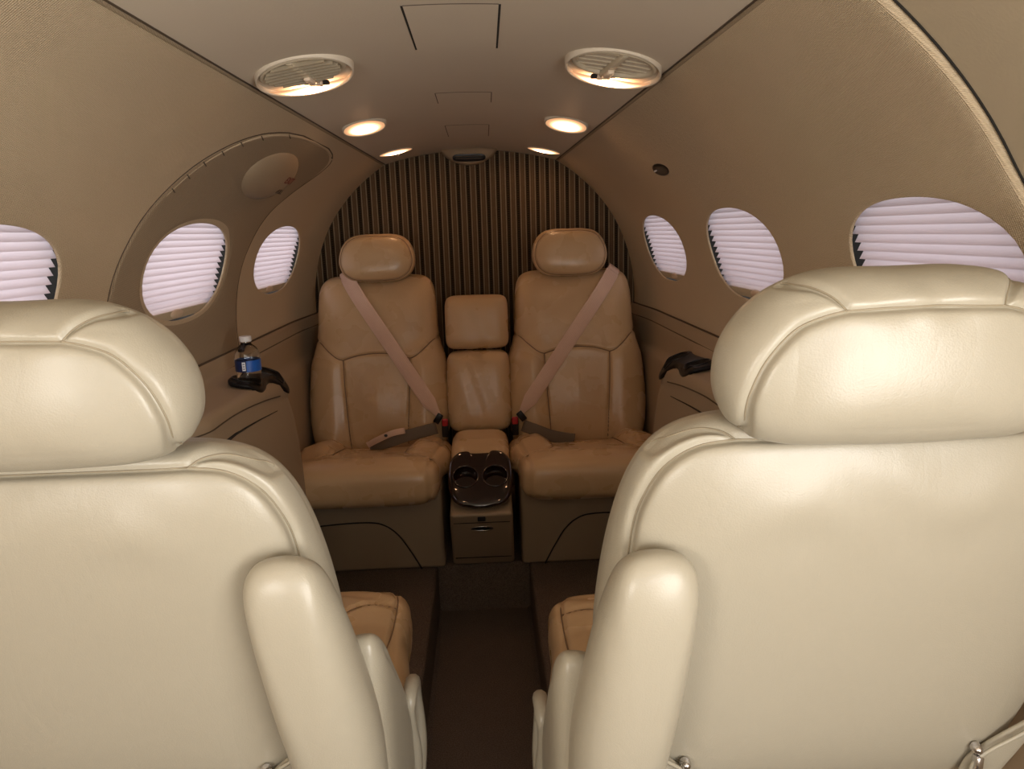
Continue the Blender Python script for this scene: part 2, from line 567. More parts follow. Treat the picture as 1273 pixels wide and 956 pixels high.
# ceiling
def ceil(x, y, d=0.0):
    s = s_w(y) + .004
    z = s_z(y) + .045 * (1 - (x / s) ** 2)
    return np.array([x, y, z - d])
V = []; F = []; ny, nx = 60, 28
for i in range(ny + 1):
    y = -.9 + 3.8 * i / ny
    for j in range(nx + 1):
        V.append(ceil((s_w(y) + .02 * (y < .86) + .01) * (2 * j / nx - 1), y) - np.array([0, 0, 0]))
for i in range(ny):
    for j in range(nx):
        a = i * (nx + 1) + j; F.append([a, a + 1, a + nx + 2, a + nx + 1])
struct(mk('ceiling', V, F, 'vinyl_ceiling'))

# rear bulkhead
V = [(0, 2.895, .9)]; F = []
rim = [wall(-1, 2.9, t, .01 + .09 * sm((4 - t) / 8)) for t in np.linspace(-30, TOPT, 50)] + [ceil(x, 2.9, -.01) for x in np.linspace(-.32, .32, 24)] + [wall(1, 2.9, t, .01 + .09 * sm((4 - t) / 8)) for t in np.linspace(TOPT, -30, 50)]
rim = [np.array([-.72, 2.9, .1])] + rim + [np.array([.72, 2.9, .1])]
V += [(p[0], 2.895, p[2]) for p in rim]
for k in range(1, len(rim)): F.append([0, k, k + 1])
F.append([0, len(rim), 1])
struct(mk('wall_aft', V, F, 'fabric_stripe', None, False))

# floor: sunken aisle between carpeted plinths, step up in front of the aft seats
def aisle_floor():
    A = .146; H = .16; r = .012
    prof = [(-.78, H), (-A - r, H)]
    for a in np.linspace(90, 0, 6): prof.append((-A - r + r * math.cos(math.radians(a)), H - r + r * math.sin(math.radians(a))))
    prof += [(-A, .01), (-A + .01, 0), (A - .01, 0), (A, .01)]
    for a in np.linspace(180, 90, 6): prof.append((A + r + r * math.cos(math.radians(a)), H - r + r * math.sin(math.radians(a))))
    prof += [(A + r, H), (.78, H)]
    V = []; F = []; ys = list(np.linspace(-.9, 2.19, 20)); n = len(prof)
    for y in ys:
        for p in prof: V.append((p[0], y, p[1]))
    for i in range(len(ys) - 1):
        for j in range(n - 1):
            a = i * n + j; F.append([a, a + 1, a + n + 1, a + n])
    # riser and rear deck
    for a in np.linspace(180, 90, 6): pass
    b = len(V)
    R = [(2.19, 0), (2.192, .01)] + [(2.192 + r + r * math.cos(math.radians(a)), H - r + r * math.sin(math.radians(a))) for a in np.linspace(180, 90, 6)] + [(2.9, H)]
    for (y, z) in R: V += [(-A, y, z), (A, y, z)]
    for k in range(len(R) - 1):
        F.append([b + 2 * k, b + 2 * k + 1, b + 2 * k + 3, b + 2 * k + 2])
    b = len(V)
    for sx in (-1, 1):
        b = len(V); V += [(sx * A, 2.19, H), (sx * .78, 2.19, H), (sx * .78, 2.9, H), (sx * A, 2.9, H), (sx * A, 2.19, 0), (sx * A, 2.24, 0), (sx * A, 2.24, H)]
        F.append([b, b + 1, b + 2, b + 3] if sx < 0 else [b + 3, b + 2, b + 1, b]); F.append([b + 4, b + 5, b + 6, b])
    b = len(V); V += [(-.85, -.95, -.03), (.85, -.95, -.03), (.85, 2.95, -.03), (-.85, 2.95, -.03)]; F.append([b, b + 1, b + 2, b + 3])  # unseen underside plate, added to block light leaking through floor gaps
    return V, F
V, F = aisle_floor()
struct(mk('floor', V, F, 'carpet', None, True, auto=40))

# cockpit end: frame around the windscreens, behind the camera
def cockpit():
    V, F = join(rbox(-.80, .80, -.93, -.90, -.05, 1.0, .0), rbox(-.80, .80, -.93, -.90, 1.44, 1.62, .0),
                rbox(-.80, -.66, -.93, -.90, .86, 1.44, .0), rbox(.66, .80, -.93, -.90, .86, 1.44, .0), rbox(-.03, .03, -.93, -.90, .86, 1.44, .0))
    return V, F
V, F = cockpit()
struct(mk('wall_front', V, F, 'vinyl_frame', None, False))

# ------------------------------------------------------------------ exit door panel on the left wall
out = [(1.40, -5), (1.405, 15), (1.44, 25), (1.49, 33), (1.56, 41.0), (1.67, 48.3), (1.80, 52.0), (1.95, 53.4), (2.08, 53.6), (2.19, 53.0), (2.285, 51.4), (2.335, 48.4), (2.32, 43.5), (2.25, 37), (2.18, 31), (2.13, 23), (2.10, 14), (2.10, -5)]
OUT = spline(out, 120)
P = [wall(-1, y, t, .0015) for y, t in OUT]
V, F = tube(P, .0026, 8)
door = mk('door_1', V, F, 'groove_brown'); struct(door)
# door skin: ring of surface inside the outline, lying 1.5 mm proud, cut around its window
def door_skin():
    WA, WB = WAB[1]
    B = rect_border(RB[1]); n = len(B); V = []; UV = []; F = []
    E = [ellipse_pt(p, 1, WY[1], 1.035) for p in B]
    poly = [tuple(p) for p in OUT]
    cy, ct = WY[1], WT
    def hit(e):
        # ray from window centre through e (in stretched space) to the outline
        dx, dy = (e[0] - cy), (e[1] - ct)
        best = None
        for a, b in zip(poly, poly[1:] + poly[:1]):
            sx, sy = b[0] - a[0], b[1] - a[1]
            den = dx * sy - dy * sx
            if abs(den) < 1e-12: continue
            t = ((a[0] - cy) * sy - (a[1] - ct) * sx) / den
            u = ((a[0] - cy) * dy - (a[1] - ct) * dx) / den
            if t > 0 and -1e-6 <= u <= 1 + 1e-6 and (best is None or t < best): best = t
        return (cy + dx * best, ct + dy * best)
    # denser angular sampling
    angs = np.linspace(0, 2 * pi, 181)[:-1]
    K = 16
    for a in angs:
        c, s = math.cos(a), math.sin(a); k = (abs(c) ** 2.25 + abs(s) ** 2.25) ** (-1 / 2.25)
        e = (cy + WA * 1.03 * k * c, ct + WB * 1.03 * k * s); h = hit(e)
        for q in range(K + 1):
            f = q / K; y = e[0] + (h[0] - e[0]) * f; t = e[1] + (h[1] - e[1]) * f
            o = -.0022 if 0 < q < K else .002
            V.append(wall(-1, y, t, o)); UV.append((y, Rr(y) * math.radians(t)))
    n = len(angs)
    for i in range(n):
        j = (i + 1) % n
        for q in range(K): F.append([i * (K + 1) + q, j * (K + 1) + q, j * (K + 1) + q + 1, i * (K + 1) + q + 1][::-1])
    return V, F, UV
V, F, UV = door_skin()
mk('door_panel', V, F, 'fabric_door', door, True, UV)
# welt with stitches along its forward edge
welt = spline([(y + .012, t - .6) for y, t in out[3:11]], 70)
V, F = tube([wall(-1, y, t, .0005) for y, t in welt], .0035, 8)
mk('welt', V, F, 'fabric_wall', door, uv=[(v[1], v[2]) for v in V])
parts = []
for y, t in welt[4::9]:
    p = wall(-1, y, t, -.003); parts.append(tube([p + np.array([0, -.006, .003]), p + np.array([0, 0, 0]), p + np.array([0, .006, -.004])], .0013, 6))
V, F = join(*parts); mk('stitching', V, F, 'groove_brown', door)

# ------------------------------------------------------------------ windows and pleated shades
def make_window(side, w, idx):
    yc = WYS[side][w]; WA, WB = WAB[w]
    # frame ring + pane
    N = 72; V = []; F = []
    def rp(sc, outd, k):
        a = 2 * pi * k / N; c, s = math.cos(a), math.sin(a); q = (abs(c) ** 2.25 + abs(s) ** 2.25) ** (-1 / 2.25)
        return wall(side, yc + WA * sc * q * c, WT + WB * sc * q * s, outd)
    for sc, o_ in ((.992, .0048), (1.15, .0055), (1.15, .070), (1.10, .070), (1.10, .078), (1.19, .078), (1.19, .0048)):
        for k in range(N): V.append(rp(sc, o_, k))
    for r in range(7):
        for k in range(N):
            l = (k + 1) % N; F.append([r * N + k, r * N + l, ((r + 1) % 7) * N + l, ((r + 1) % 7) * N + k])
    win = struct(mk('window_%d' % idx, V, F, 'gap_dark'))  # near-black housing colour stands in for shade in the recess
    V = [rp(0, .080, 0)]; F = []
    for j in range(1, 7):
        for k in range(N): V.append(rp(1.15 * j / 6, .079, k))
    for k in range(N): F.append([0, 1 + k, 1 + (k + 1) % N])
    for j in range(5):
        for k in range(N):
            l = (k + 1) % N; F.append([1 + j * N + k, 1 + j * N + l, 1 + (j + 1) * N + l, 1 + (j + 1) * N + k])
    mk('pane', V, F, 'acrylic_pane', win)
    return win

def make_shade(side, w, label):
    yc = WYS[side][w]; WA, WB = WAB[w]; t = thing('window_shade', label, 'window shade', tuple(wall(side, yc, WT, .04)), 'pleated shades in the oval windows')
    V = []; F = []
    n = 15; t0, t1 = 9.8, WT + WB * 1.12
    rows = []
    for i in range(2 * n + 1):
        tau = t0 + (t1 - t0) * i / (2 * n)
        f = min(1, abs((tau - WT) / (WB * 1.17)))
        hw = min(WA * .95, WA * 1.12 * (1 - f ** 2.25) ** (1 / 2.25)) if f < 1 else .02
        hw = max(hw, .05)
        d = .0085 if i % 2 == 0 else .0205
        # sharp saw profile: long face inwards, short return
        tt = tau + (0 if i % 2 == 0 else .42)
        ha = min(WA * 1.08, hw * 1.12)
        rows.append([wall(side, yc - ha + (hw + ha) * k / 12, tt, d) for k in range(13)])
    for r in rows: V += r
    for i in range(len(rows) - 1):
        for k in range(12):
            a = i * 13 + k; F.append([a, a + 1, a + 14, a + 13])
    mk('pleated_cloth', V, F, 'pleated_fabric', t, False)
    # bottom rail with finger tab
    V = []; F = []
    hw = WA * .70
    prof = [(9.4, .007), (10.1, .008), (10.1, .026), (8.6, .026), (8.5, .008)]
    for k in range(13):
        y = yc + hw * (2 * k / 12 - 1)
        for tau, d in prof: V.append(wall(side, y, tau, d))
    m = len(prof)
    for k in range(12):
        for j in range(m):
            l = (j + 1) % m; F.append([k * m + j, (k + 1) * m + j, (k + 1) * m + l, k * m + l])
    F.append(list(range(m))); F.append([12 * m + j for j in range(m)][::-1])
    V, F = fix(V, F)
    mk('bottom_rail', V, F, 'vinyl_frame', t, False)
    ring = [(math.cos(a) * .038, math.sin(a) * .011) for a in np.linspace(0, 2 * pi, 25)[:-1]]
    c = wall(side, yc - .02, 9.4, .010); nn = wnorm(side, yc, 9.5)
    upv = wall(side, yc, 10, .017) - wall(side, yc, 9, .017); upv /= np.linalg.norm(upv)
    V, F = pillow(np.array(ring), .006, .003, 3, 2, N=24, kin=4, kout=4, xf=lambda u, v, h: c + np.array([0, u, 0]) + upv * v + nn * h)
    mk('pull_tab', V, F, 'plastic_tab', t)
    return t

lab = {(-1, 0): 'bright pleated shade in oval window behind the headrest of the seat whose back is cut by the picture edge, nearest on the bottle side',
       (-1, 1): 'bright pleated shade in oval window below the dome-shaped cover with red lettering',
       (-1, 2): 'bright pleated shade in narrow oval window above the water bottle, closest to the striped bulkhead',
       (1, 0): 'pinkish pleated shade in the large oval window directly above the brightly lit headrest',
       (1, 1): 'pleated shade in the middle oval window, half behind the brightly lit headrest',
       (1, 2): 'small pleated shade in oval window beside the striped bulkhead, below the black oval jack plate'}
lab[(-1, 0)] = 'bright pleated shade in the oval window cut off by the picture edge, bottle side'
k = 1
for side in (-1, 1):
    for w in range(3):
        make_window(side, w, k); make_shade(side, w, lab[(side, w)]); k += 1

# ------------------------------------------------------------------ dome cover with lettering, jack plate
def frame_at(side, y, tau, out=0.0):
    c = wall(side, y, tau, out); n = wnorm(side, y, tau)
    up = wall(side, y, tau + 1, out) - wall(side, y, tau - 1, out); up /= np.linalg.norm(up)
    al = np.cross(up, n); al /= np.linalg.norm(al)
    return c, al, up, n
c, al, up, nn = frame_at(-1, 1.965, 41.0, .002)
t = thing('handle_cover', 'rounded beige dome cover with red lettering above the oval window', 'cover', tuple(c))
ya = np.array([0, 1., 0]); ya = ya - nn * (ya @ nn); ya /= np.linalg.norm(ya)
V, F = pillow(np.array([(math.cos(a) * .165, math.sin(a) * .080) for a in np.linspace(0, 2 * pi, 97)[:-1]]), .032, .004, 2.6, 1.7, N=96, kin=14, kout=10,
              xf=lambda u, v, h: c + ya * u + up * v + nn * h)
mk('dome', V, F, 'vinyl_lower', t)
def text(body, size, P, right, upd, n, mat, parent, name='lettering'):
    cu = bpy.data.curves.new(name, 'FONT'); cu.body = body; cu.size = size; cu.align_x = 'CENTER'; cu.align_y = 'CENTER'; cu.extrude = .0003
    cu.materials.append(M[mat])
    o = bpy.data.objects.new(name, cu)
    tmp = link(o)
    dg = bpy.context.evaluated_depsgraph_get()
    me = bpy.data.meshes.new_from_object(o.evaluated_get(dg))
    bpy.data.objects.remove(o)
    o = bpy.data.objects.new(name, me); link(o)
    Mx = Matrix((right, upd, n)).transposed().to_4x4(); Mx.translation = Vector(P)
    o.parent = parent
    o.matrix_local = Matrix.Translation(-Vector(parent.location)) @ Mx
    return o
rt = -ya if np.cross(ya, up) @ nn < 0 else ya
text('EXIT', .030, c + nn * .0325 + ya * .062 + up * .014, Vector(rt), Vector(up), Vector(nn), 'ink_red', t)
text('PULL', .022, c + nn * .0300 + ya * .070 - up * .026, Vector(rt), Vector(up), Vector(nn), 'ink_black', t)

c2, al2, up2, nn2 = frame_at(1, 2.00, 39.6, .0)
t = thing('jack_plate', 'small black oval plate with a pale mark high on the fabric wall', 'plate', tuple(c2))
yb = np.array([0, 1., 0]); yb = yb - nn2 * (yb @ nn2); yb /= np.linalg.norm(yb)
V, F = pillow(np.array([(math.cos(a) * .062, math.sin(a) * .021) for a in np.linspace(0, 2 * pi, 49)[:-1]]), .005, .003, 3, 2, N=48, kin=8, kout=6,
              xf=lambda u, v, h: c2 + yb * u + up2 * v + nn2 * h)
mk('plate', V, F, 'plastic_black', t)
V, F = tube([c2 + nn2 * .0055 + yb * (.035 - .02 * q) + up2 * (.004 + .0 * q) for q in (0, .5, 1)], .0018, 6)
mk('mark', V, F, 'ink_white', t)

# ------------------------------------------------------------------ ceiling fittings
def oval_ring(cx, cy, a, b, prof, N=64, rot=0.0, tilt=None):
    """prof: list of (scale, drop below ceiling)"""
    V = []; F = []
    for sc, d in prof:
        for k in range(N):
            an = 2 * pi * k / N; u, v = a * sc * math.cos(an), b * sc * math.sin(an)
            x = cx + u * math.cos(rot) - v * math.sin(rot); y = cy + u * math.sin(rot) + v * math.cos(rot)
            V.append(ceil(x, y, -.001) if d is None else ceil_t(x, y, d))
    m = len(prof)
    for r in range(m - 1):
        for k in range(N):
            l = (k + 1) % N; F.append([r * N + k, r * N + l, (r + 1) * N + l, (r + 1) * N + k])
    return V, F
def disc(fn, K=10, N=48, mat='lamp_lens', name='lens', parent=None):
    """fn(rho, angle)->xyz ; uv.x = rho"""
    V = [fn(0, 0)]; UV = [(0, 0)]; F = []
    for j in range(1, K + 1):
        for k in range(N):
            V.append(fn(j / K, 2 * pi * k / N)); UV.append((j / K, k / N))
    for k in range(N): F.append([0, 1 + (k + 1) % N, 1 + k])
    for j in range(K - 1):
        for k in range(N):
            l = (k + 1) % N; F.append([1 + j * N + k, 1 + j * N + l, 1 + (j + 1) * N + l, 1 + (j + 1) * N + k])
    return mk(name, V, F, mat, parent, True, UV)

TILT = [0, 0]
def ceil_t(x, y, d=0.0): return ceil(x, y, d + TILT[0] * max(0, y - TILT[1]))
def air_vent(cx, label):
    sx = 1 if cx > 0 else -1
    cy = 1.418 if sx < 0 else 1.412; A, B = .084, .088; TILT[:] = [.115, cy - B]
    t = thing('air_vent', label, 'air vent', tuple(ceil(cx, cy)), 'louvred air vents with crescent lamps in the ceiling')
    V, F = oval_ring(cx, cy, A, B, [(1.03, None), (1.02, .003), (1.0, .0048), (.982, .0035), (.97, -.001), (.96, -.006)])
    mk('bezel', V, F, 'vinyl_ceiling', t)
    # dished inner floor of the bezel
    def fl(r, a):
        p = ceil_t(cx + A * .97 * r * math.cos(a), cy + B * .97 * r * math.sin(a), -.003); return p
    disc(fl, 4, 40, 'vinyl_ceiling', 'backing', t)
    # round louvre insert nearer the camera
    gx, gy, ga, gb = cx - sx * .002, cy - .024, .071, .054
    V = []; F = []; N = 48
    prof = [(1.06, -.002), (1.05, .003), (1.0, .0045), (.94, .003), (.93, -.006)]
    for sc, d in prof:
        for k in range(N):
            a = 2 * pi * k / N; V.append(ceil_t(gx + ga * sc * math.cos(a), gy + gb * sc * math.sin(a), d))
    for r in range(len(prof) - 1):
        for k in range(N):
            l = (k + 1) % N; F.append([r * N + k, r * N + l, (r + 1) * N + l, (r + 1) * N + k])
    mk('grille_ring', V, F, 'plastic_beige', t)
    disc(lambda r, a: ceil_t(gx + ga * .93 * r * math.cos(a), gy + gb * .93 * r * math.sin(a), -.006), 3, 40, 'gap_dark', 'duct', t)
    ns_ = 7 if sx < 0 else 5
    for q in range(ns_):
        v = -.84 + 1.68 * (q + .5) / ns_
        hw = math.sqrt(max(.02, 1 - v * v)) * ga * .92
        P0 = gy + v * gb
        lean = .010 if sx > 0 else -.008
        V = []; F = []
        for k in range(9):
            x = gx - hw + 2 * hw * k / 8
            for (dy, dz) in ((-.0015 - lean * .5, .0), (.0015 - lean * .5, .0), (.0015 + lean * .5, .010), (-.0015 + lean * .5, .010)) if sx < 0 else ((-.0022, -.0008), (-.0008, -.0008), (.0014, .0010), (.0000, .0010)):
                V.append(ceil_t(x, P0 + dy, dz - .001))
        for k in range(8):
            for j in range(4):
                l = (j + 1) % 4; F.append([k * 4 + j, (k + 1) * 4 + j, (k + 1) * 4 + l, k * 4 + l])
        F.append([0, 1, 2, 3]); F.append([32, 35, 34, 33])
        V, F = fix(V, F)
        mk('louvre', V, F, 'plastic_beige', t, False)
    c0 = ceil_t(gx, gy)
    def ribz(c):
        return (c[0] - sx * (c[1] - gy) * .25, c[1], ceil_t(gx, c[1])[2] + (c[2] - c0[2]))
    V, F = rbox(gx - .006 , gx + .006, gy - gb * .93, gy + gb * .93, c0[2] - .007, c0[2] + .004, .002, 2, top=ribz)
    mk('centre_rib', V, F, 'plastic_beige', t)
    V, F = rbox(gx - .006, gx + .006, gy + .010, gy + .034, c0[2] - .014, c0[2] - .005, .0025, 2, top=ribz)
    mk('thumb_tab', V, F, 'plastic_tab', t)
    kn = ceil_t(cx - sx * .010, cy + .040)
    V, F = rbox(kn[0] - .013, kn[0] + .013, kn[1] - .010, kn[1] + .010, kn[2] - .007, kn[2] + .002, .003, 2)
    mk('nozzle', V, F, 'plastic_tab', t)
    V, F = rbox(kn[0] - .024, kn[0] + .024, kn[1] - .004, kn[1] + .008, kn[2] - .0045, kn[2] + .003, .002, 2)
    mk('nozzle_slot', V, F, 'gap_dark', t)
    # crescent lamp on the far side of the bezel
    V = []; UV = []; F = []
    K, Nn = 8, 44
    for i in range(Nn + 1):
        an = math.radians(20 + 140 * i / Nn)
        f = abs(2 * i / Nn - 1)
        for j in range(K + 1):
            q = j / K
            rin = 1 - .50 * (1 - f ** 2.0); rr_ = rin + (1 - rin) * q
            x = cx + A * .95 * rr_ * math.cos(an); y = cy + B * .96 * rr_ * math.sin(an)
            V.append(ceil_t(x, y, .003 + .006 * math.sin(pi * q) * (1 - f * f))); UV.append((min(1, math.hypot(f, (2 * q - 1) * .75) ), q))
    for i in range(Nn):
        for j in range(K):
            a = i * (K + 1) + j; F.append([a, a + 1, a + K + 2, a + K + 1])
    mk('crescent_lamp', V, F, 'lamp_lens', t, True, UV)
    return t
air_vent(-.270, 'oval ceiling air vent with glowing crescent lamp, louvres closed, on the bottle side')
air_vent(.280, 'oval ceiling air vent with glowing crescent lamp, louvres open showing dark slots')

def downlight(cx, cy, a, b, label, knob=False, tilt=0):
    TILT[:] = [tilt, cy - b]
    t = thing('reading_light', label, 'ceiling light', tuple(ceil(cx, cy)), 'warm oval reading lights in the ceiling')
    V, F = oval_ring(cx, cy, a, b, [(1.10, None), (1.09, .001), (1.04, .003), (1.0, .001), (.98, -.004)], 48)
    mk('bezel', V, F, 'vinyl_ceiling', t)
    disc(lambda r, an: ceil_t(cx + a * r * math.cos(an), cy + b * r * math.sin(an), .001 + .006 * (1 - r * r)), 10, 48, 'lamp_lens', 'lens', t)
    if knob:
        p = ceil(cx, cy + b * 1.35)
        V, F = pillow(np.array([(math.cos(q) * .006, math.sin(q) * .006) for q in np.linspace(0, 2 * pi, 17)[:-1]]), .008, .004, 2, 2, N=16, kin=4, kout=4, xf=lambda u, v, h: p + np.array([u, v, -h]))
        mk('knob', V, F, 'plastic_tab', t)
    return t
downlight(-.264, 2.050, .053, .056, 'warm oval ceiling light aft of the closed-louvre vent, middle lamp of its row', tilt=.15)
downlight(.269, 2.080, .054, .058, 'warm oval ceiling light aft of the open-louvre vent, middle lamp of its row', tilt=.15)
downlight(-.252, 2.660, .055, .050, 'narrow warm ceiling light next to the bulkhead, above the seat nearer the bottle', True)
downlight(.260, 2.715, .056, .050, 'narrow warm ceiling light next to the bulkhead, above the seat away from the bottle', True)

def hatch(x0, x1, y0, y1, name, label, drop=.0022, gap=.0035, mat='vinyl_ceiling', gm='gap_dark', group=None):
    cx, cy = (x0 + x1) / 2, (y0 + y1) / 2
    t = thing(name, label, 'ceiling panel', tuple(ceil(cx, cy)), group)
    V = []; F = []
    def grid(a0, a1, b0, b1, d, nx=8, ny=8):
        V = []; F = []
        for i in range(ny + 1):
            for j in range(nx + 1):
                V.append(ceil(a0 + (a1 - a0) * j / nx, b0 + (b1 - b0) * i / ny, d * i / ny + .0004))
        for i in range(ny):
            for j in range(nx):
                a = i * (nx + 1) + j; F.append([a, a + 1, a + nx + 2, a + nx + 1])
        return V, F
    V, F = grid(x0, x1, y0, y1, drop)
    n = len(V)
    # skirt
    border = [j for j in range(9)] + [9 * i + 8 for i in range(1, 9)] + [72 + j for j in range(7, -1, -1)] + [9 * i for i in range(7, 0, -1)]
    sk = []
    for b in border:
        p = V[b] + np.array([0, 0, drop + .002]); sk.append(len(V)); V.append(p)
    for k in range(8, len(border)):
        l = (k + 1) % len(border); F.append([border[k], border[l], sk[l], sk[k]])
    mk('panel', V, F, mat, t, True, auto=40)
    for b0_, b1_ in ((y0 - .0022, y0), (y1, y1 + .0022)):
        V, F = grid(x0, x1, b0_, b1_, .0006, 8, 1)
        mk('end_gap', V, F, 'groove_ceiling', t)
    for sx_, xx in ((0, x0), (1, x1)):
        a0, a1 = (xx - gap, xx) if sx_ == 0 else (xx, xx + gap)
        V, F = grid(a0, a1, y0, y1, .0006, 1, 8)
        mk('side_gap', V, F, gm, t)
    return t
hatch(-.066, .070, 1.14, 1.385, 'ceiling_hatch', 'square ceiling hatch with dark side gaps between the two air vents')
hatch(-.060, .066, 1.78, 1.905, 'ceiling_panel', 'small flush ceiling panel just aft of the square hatch', .0012, .002, 'vinyl_ceiling', 'groove_brown')
hatch(-.062, .064, 2.265, 2.50, 'ceiling_panel', 'small flush ceiling panel close to the dark slot by the bulkhead', .0012, .002, 'vinyl_ceiling', 'groove_brown')

# slot unit at the rear end of the ceiling
t = thing('ceiling_speaker', 'dark slotted unit hanging at the ceiling end above the striped bulkhead', 'ceiling slot unit', (0, 2.86, 1.46))
def bulge():
    V = []; F = []; nx, ny = 24, 16
    for i in range(ny + 1):
        for j in range(nx + 1):
            u = 2 * j / nx - 1; v = i / ny
            y = 2.79 + .103 * v
            d = .056 * (1 - u * u) ** .8 * sm((y - 2.815) / .05)
            V.append(ceil(-.005 + .105 * u, y, d - .001))
    for i in range(ny):
        for j in range(nx):
            a = i * (nx + 1) + j; F.append([a, a + 1, a + nx + 2, a + nx + 1])
    e = [ny * (nx + 1) + j for j in range(nx + 1)]; b = len(V)
    for j in range(nx + 1): V.append(ceil(-.005 + .105 * (2 * j / nx - 1), 2.893, -.004))
    for j in range(nx): F.append([e[j], e[j + 1], b + j + 1, b + j])
    return V, F
V, F = bulge(); mk('housing', V, F, 'vinyl_lower', t)  # darker vinyl than the ceiling, painting in the shade on this face
V, F = pillow(np.array([(math.copysign(abs(math.cos(a)) ** .5, math.cos(a)) * .061, math.copysign(abs(math.sin(a)) ** .7, math.sin(a)) * .0135) for a in np.linspace(0, 2 * pi, 65)[:-1]]), .006, .03, 6, 4, N=64, kin=6, kout=6,
              xf=lambda u, v, h: np.array([-.005 + u, 2.844 - h - v * .3, 1.459 + v]))
mk('slot', V, F, 'plastic_black', t)
for q in (-.004, .004):
    V, F = tube([(-.005 + u, 2.8375, 1.459 + q) for u in np.linspace(-.05, .05, 5)], .0012, 6)
    mk('slot_bar', V, F, 'belt_dark', t)

# ------------------------------------------------------------------ side ledges (lower sidewalls)
def lerp_tab(tab, y):
    ys = [a[0] for a in tab]
    return np.interp(y, ys, [a[1] for a in tab])
XI = [(-.9, .660), (1.31, .652), (1.43, .525), (2.07, .522), (2.13, .600), (2.9, .606)]     # inner edge of the ledge
ZI = [(-.9, .850), (1.5, .852), (1.80, .838), (2.02, .812), (2.3, .780), (2.9, .760)]
def smooth_tab(tab, y, w=.045):
    return sum(lerp_tab(tab, y + d) for d in np.linspace(-w, w, 9)) / 9
def ledge_profile(y):
    w = wall(1, y, -2.2); xi, zi = smooth_tab(XI, y), smooth_tab(ZI, y)
    zt = w[2] + .0
    pts = [(w[0] + .02, zt + .004), (w[0] - .006, zt), (w[0] - .014, zt - .004), (w[0] - .017, zt - .018), (w[0] - .020, zt - .030), (w[0] - .026, zt - .036)]
    k = sm((y - 1.9) / .3)
    a = pts[-1]; av = a[0] - xi; zi = min(zi, a[1] - .004)
    if av > .05:
        pts += [(xi + av * .8, zi + (a[1] - zi) * .68), (xi + av * .55, zi + (a[1] - zi) * .40), (xi + av * .35, zi + (a[1] - zi) * .20), (xi + .016, zi + .001), (xi + .006, zi - .008), (xi + .001, zi - .024), (xi, zi - .05)]
    else:
        av = max(av, .006)
        pts += [(xi + av * .92, zi + (a[1] - zi) * .5), (xi + av * .8, zi + .004), (xi + av * .6, zi), (xi + av * .4, zi - .004), (xi + av * .2, zi - .010), (xi + .001, zi - .024), (xi, zi - .05)]
    xl = min(xi, .535) if y < 2 else xi
    kk = 1 - sm((y - 2.03) / .10)
    pts += [(xi - .012 * kk, .70), (xi - .022 * kk, .58), (xi - .024 * kk, .40), (xi - .02 * kk, .24), (xi - .02 * kk, .10)]
    return pts
LEDGE = {}
def ledge_surface_z(y, x):
    r = LEDGE[1].ray_cast(Vector((x, y, 1.0)), Vector((0, 0, -1)))
    return r[0].z if r[0] is not None else .8
def ledge_old(y, x):
    P = ledge_profile(y)
    for (a, b) in zip(P[:-1], P[1:]):
        if b[0] <= x <= a[0]: return a[1] + (b[1] - a[1]) * (a[0] - x) / (a[0] - b[0] + 1e-9)
    return P[-5][1]
for side, nm in ((-1, 'wall_lower_left'), (1, 'wall_lower_right')):
    V = []; F = []; ys = np.linspace(-.9, 2.896, 150); n = None
    for y in ys:
        P = ledge_profile(y); Q = spline(P, 60); Q[0] = P[0]; Q[-1] = P[-1]; n = len(Q)
        for x, z in Q: V.append((side * x, y, z))
    for i in range(len(ys) - 1):
        for j in range(n - 1):
            a = i * n + j; f = [a, a + n, a + n + 1, a + 1]; F.append(f if side > 0 else f[::-1])
    lo = struct(mk(nm, V, F, 'vinyl_lower'))
    LEDGE[side] = BVHTree.FromPolygons([Vector(v) for v in V], F)
    # folded table door on the side of the ledge
    V = []; F = []
    def q(y, z, o=0.0):
        P = ledge_profile(y); x = np.interp(z, [p[1] for p in P[::-1][:8]], [p[0] for p in P[::-1][:8]])
        return (side * (x - o), y, z)
    P = [q(y, z, .0012) for y, z in spline([(.70, .790), (1.50, .786), (1.62, .782), (1.75, .772), (1.90, .757)], 70)]
    V, F = tube(P, list(np.interp(np.linspace(.7, 1.9, 70), [1.5, 1.62, 1.9], [.0042, .0022, .0008])), 6); mk('table_door_gap', V, F, 'gap_dark', lo)
    P = [q(y, z, .001) for y, z in spline([(1.40, .826), (1.6, .824), (1.8, .806), (1.95, .785)], 40)]
    V, F = tube(P, .0016, 6); mk('seam', V, F, 'groove_brown', lo)
    # thin dark line where the ledge meets the wall
    P = [(side * (wall(1, y, -2.2)[0] - .006), y, wall(1, y, -2.2)[2] + .001) for y in np.linspace(-.9, 2.88, 80)]
    V, F = tube(P, .003, 6); mk('upper_seam', V, F, 'groove_brown', lo)
    P = [(side * (wall(1, y, -2.2)[0] - .024), y, wall(1, y, -2.2)[2] - .036) for y in np.linspace(-.9, 2.88, 80)]
    V, F = tube(P, .0025, 6); mk('lower_seam', V, F, 'groove_brown', lo)

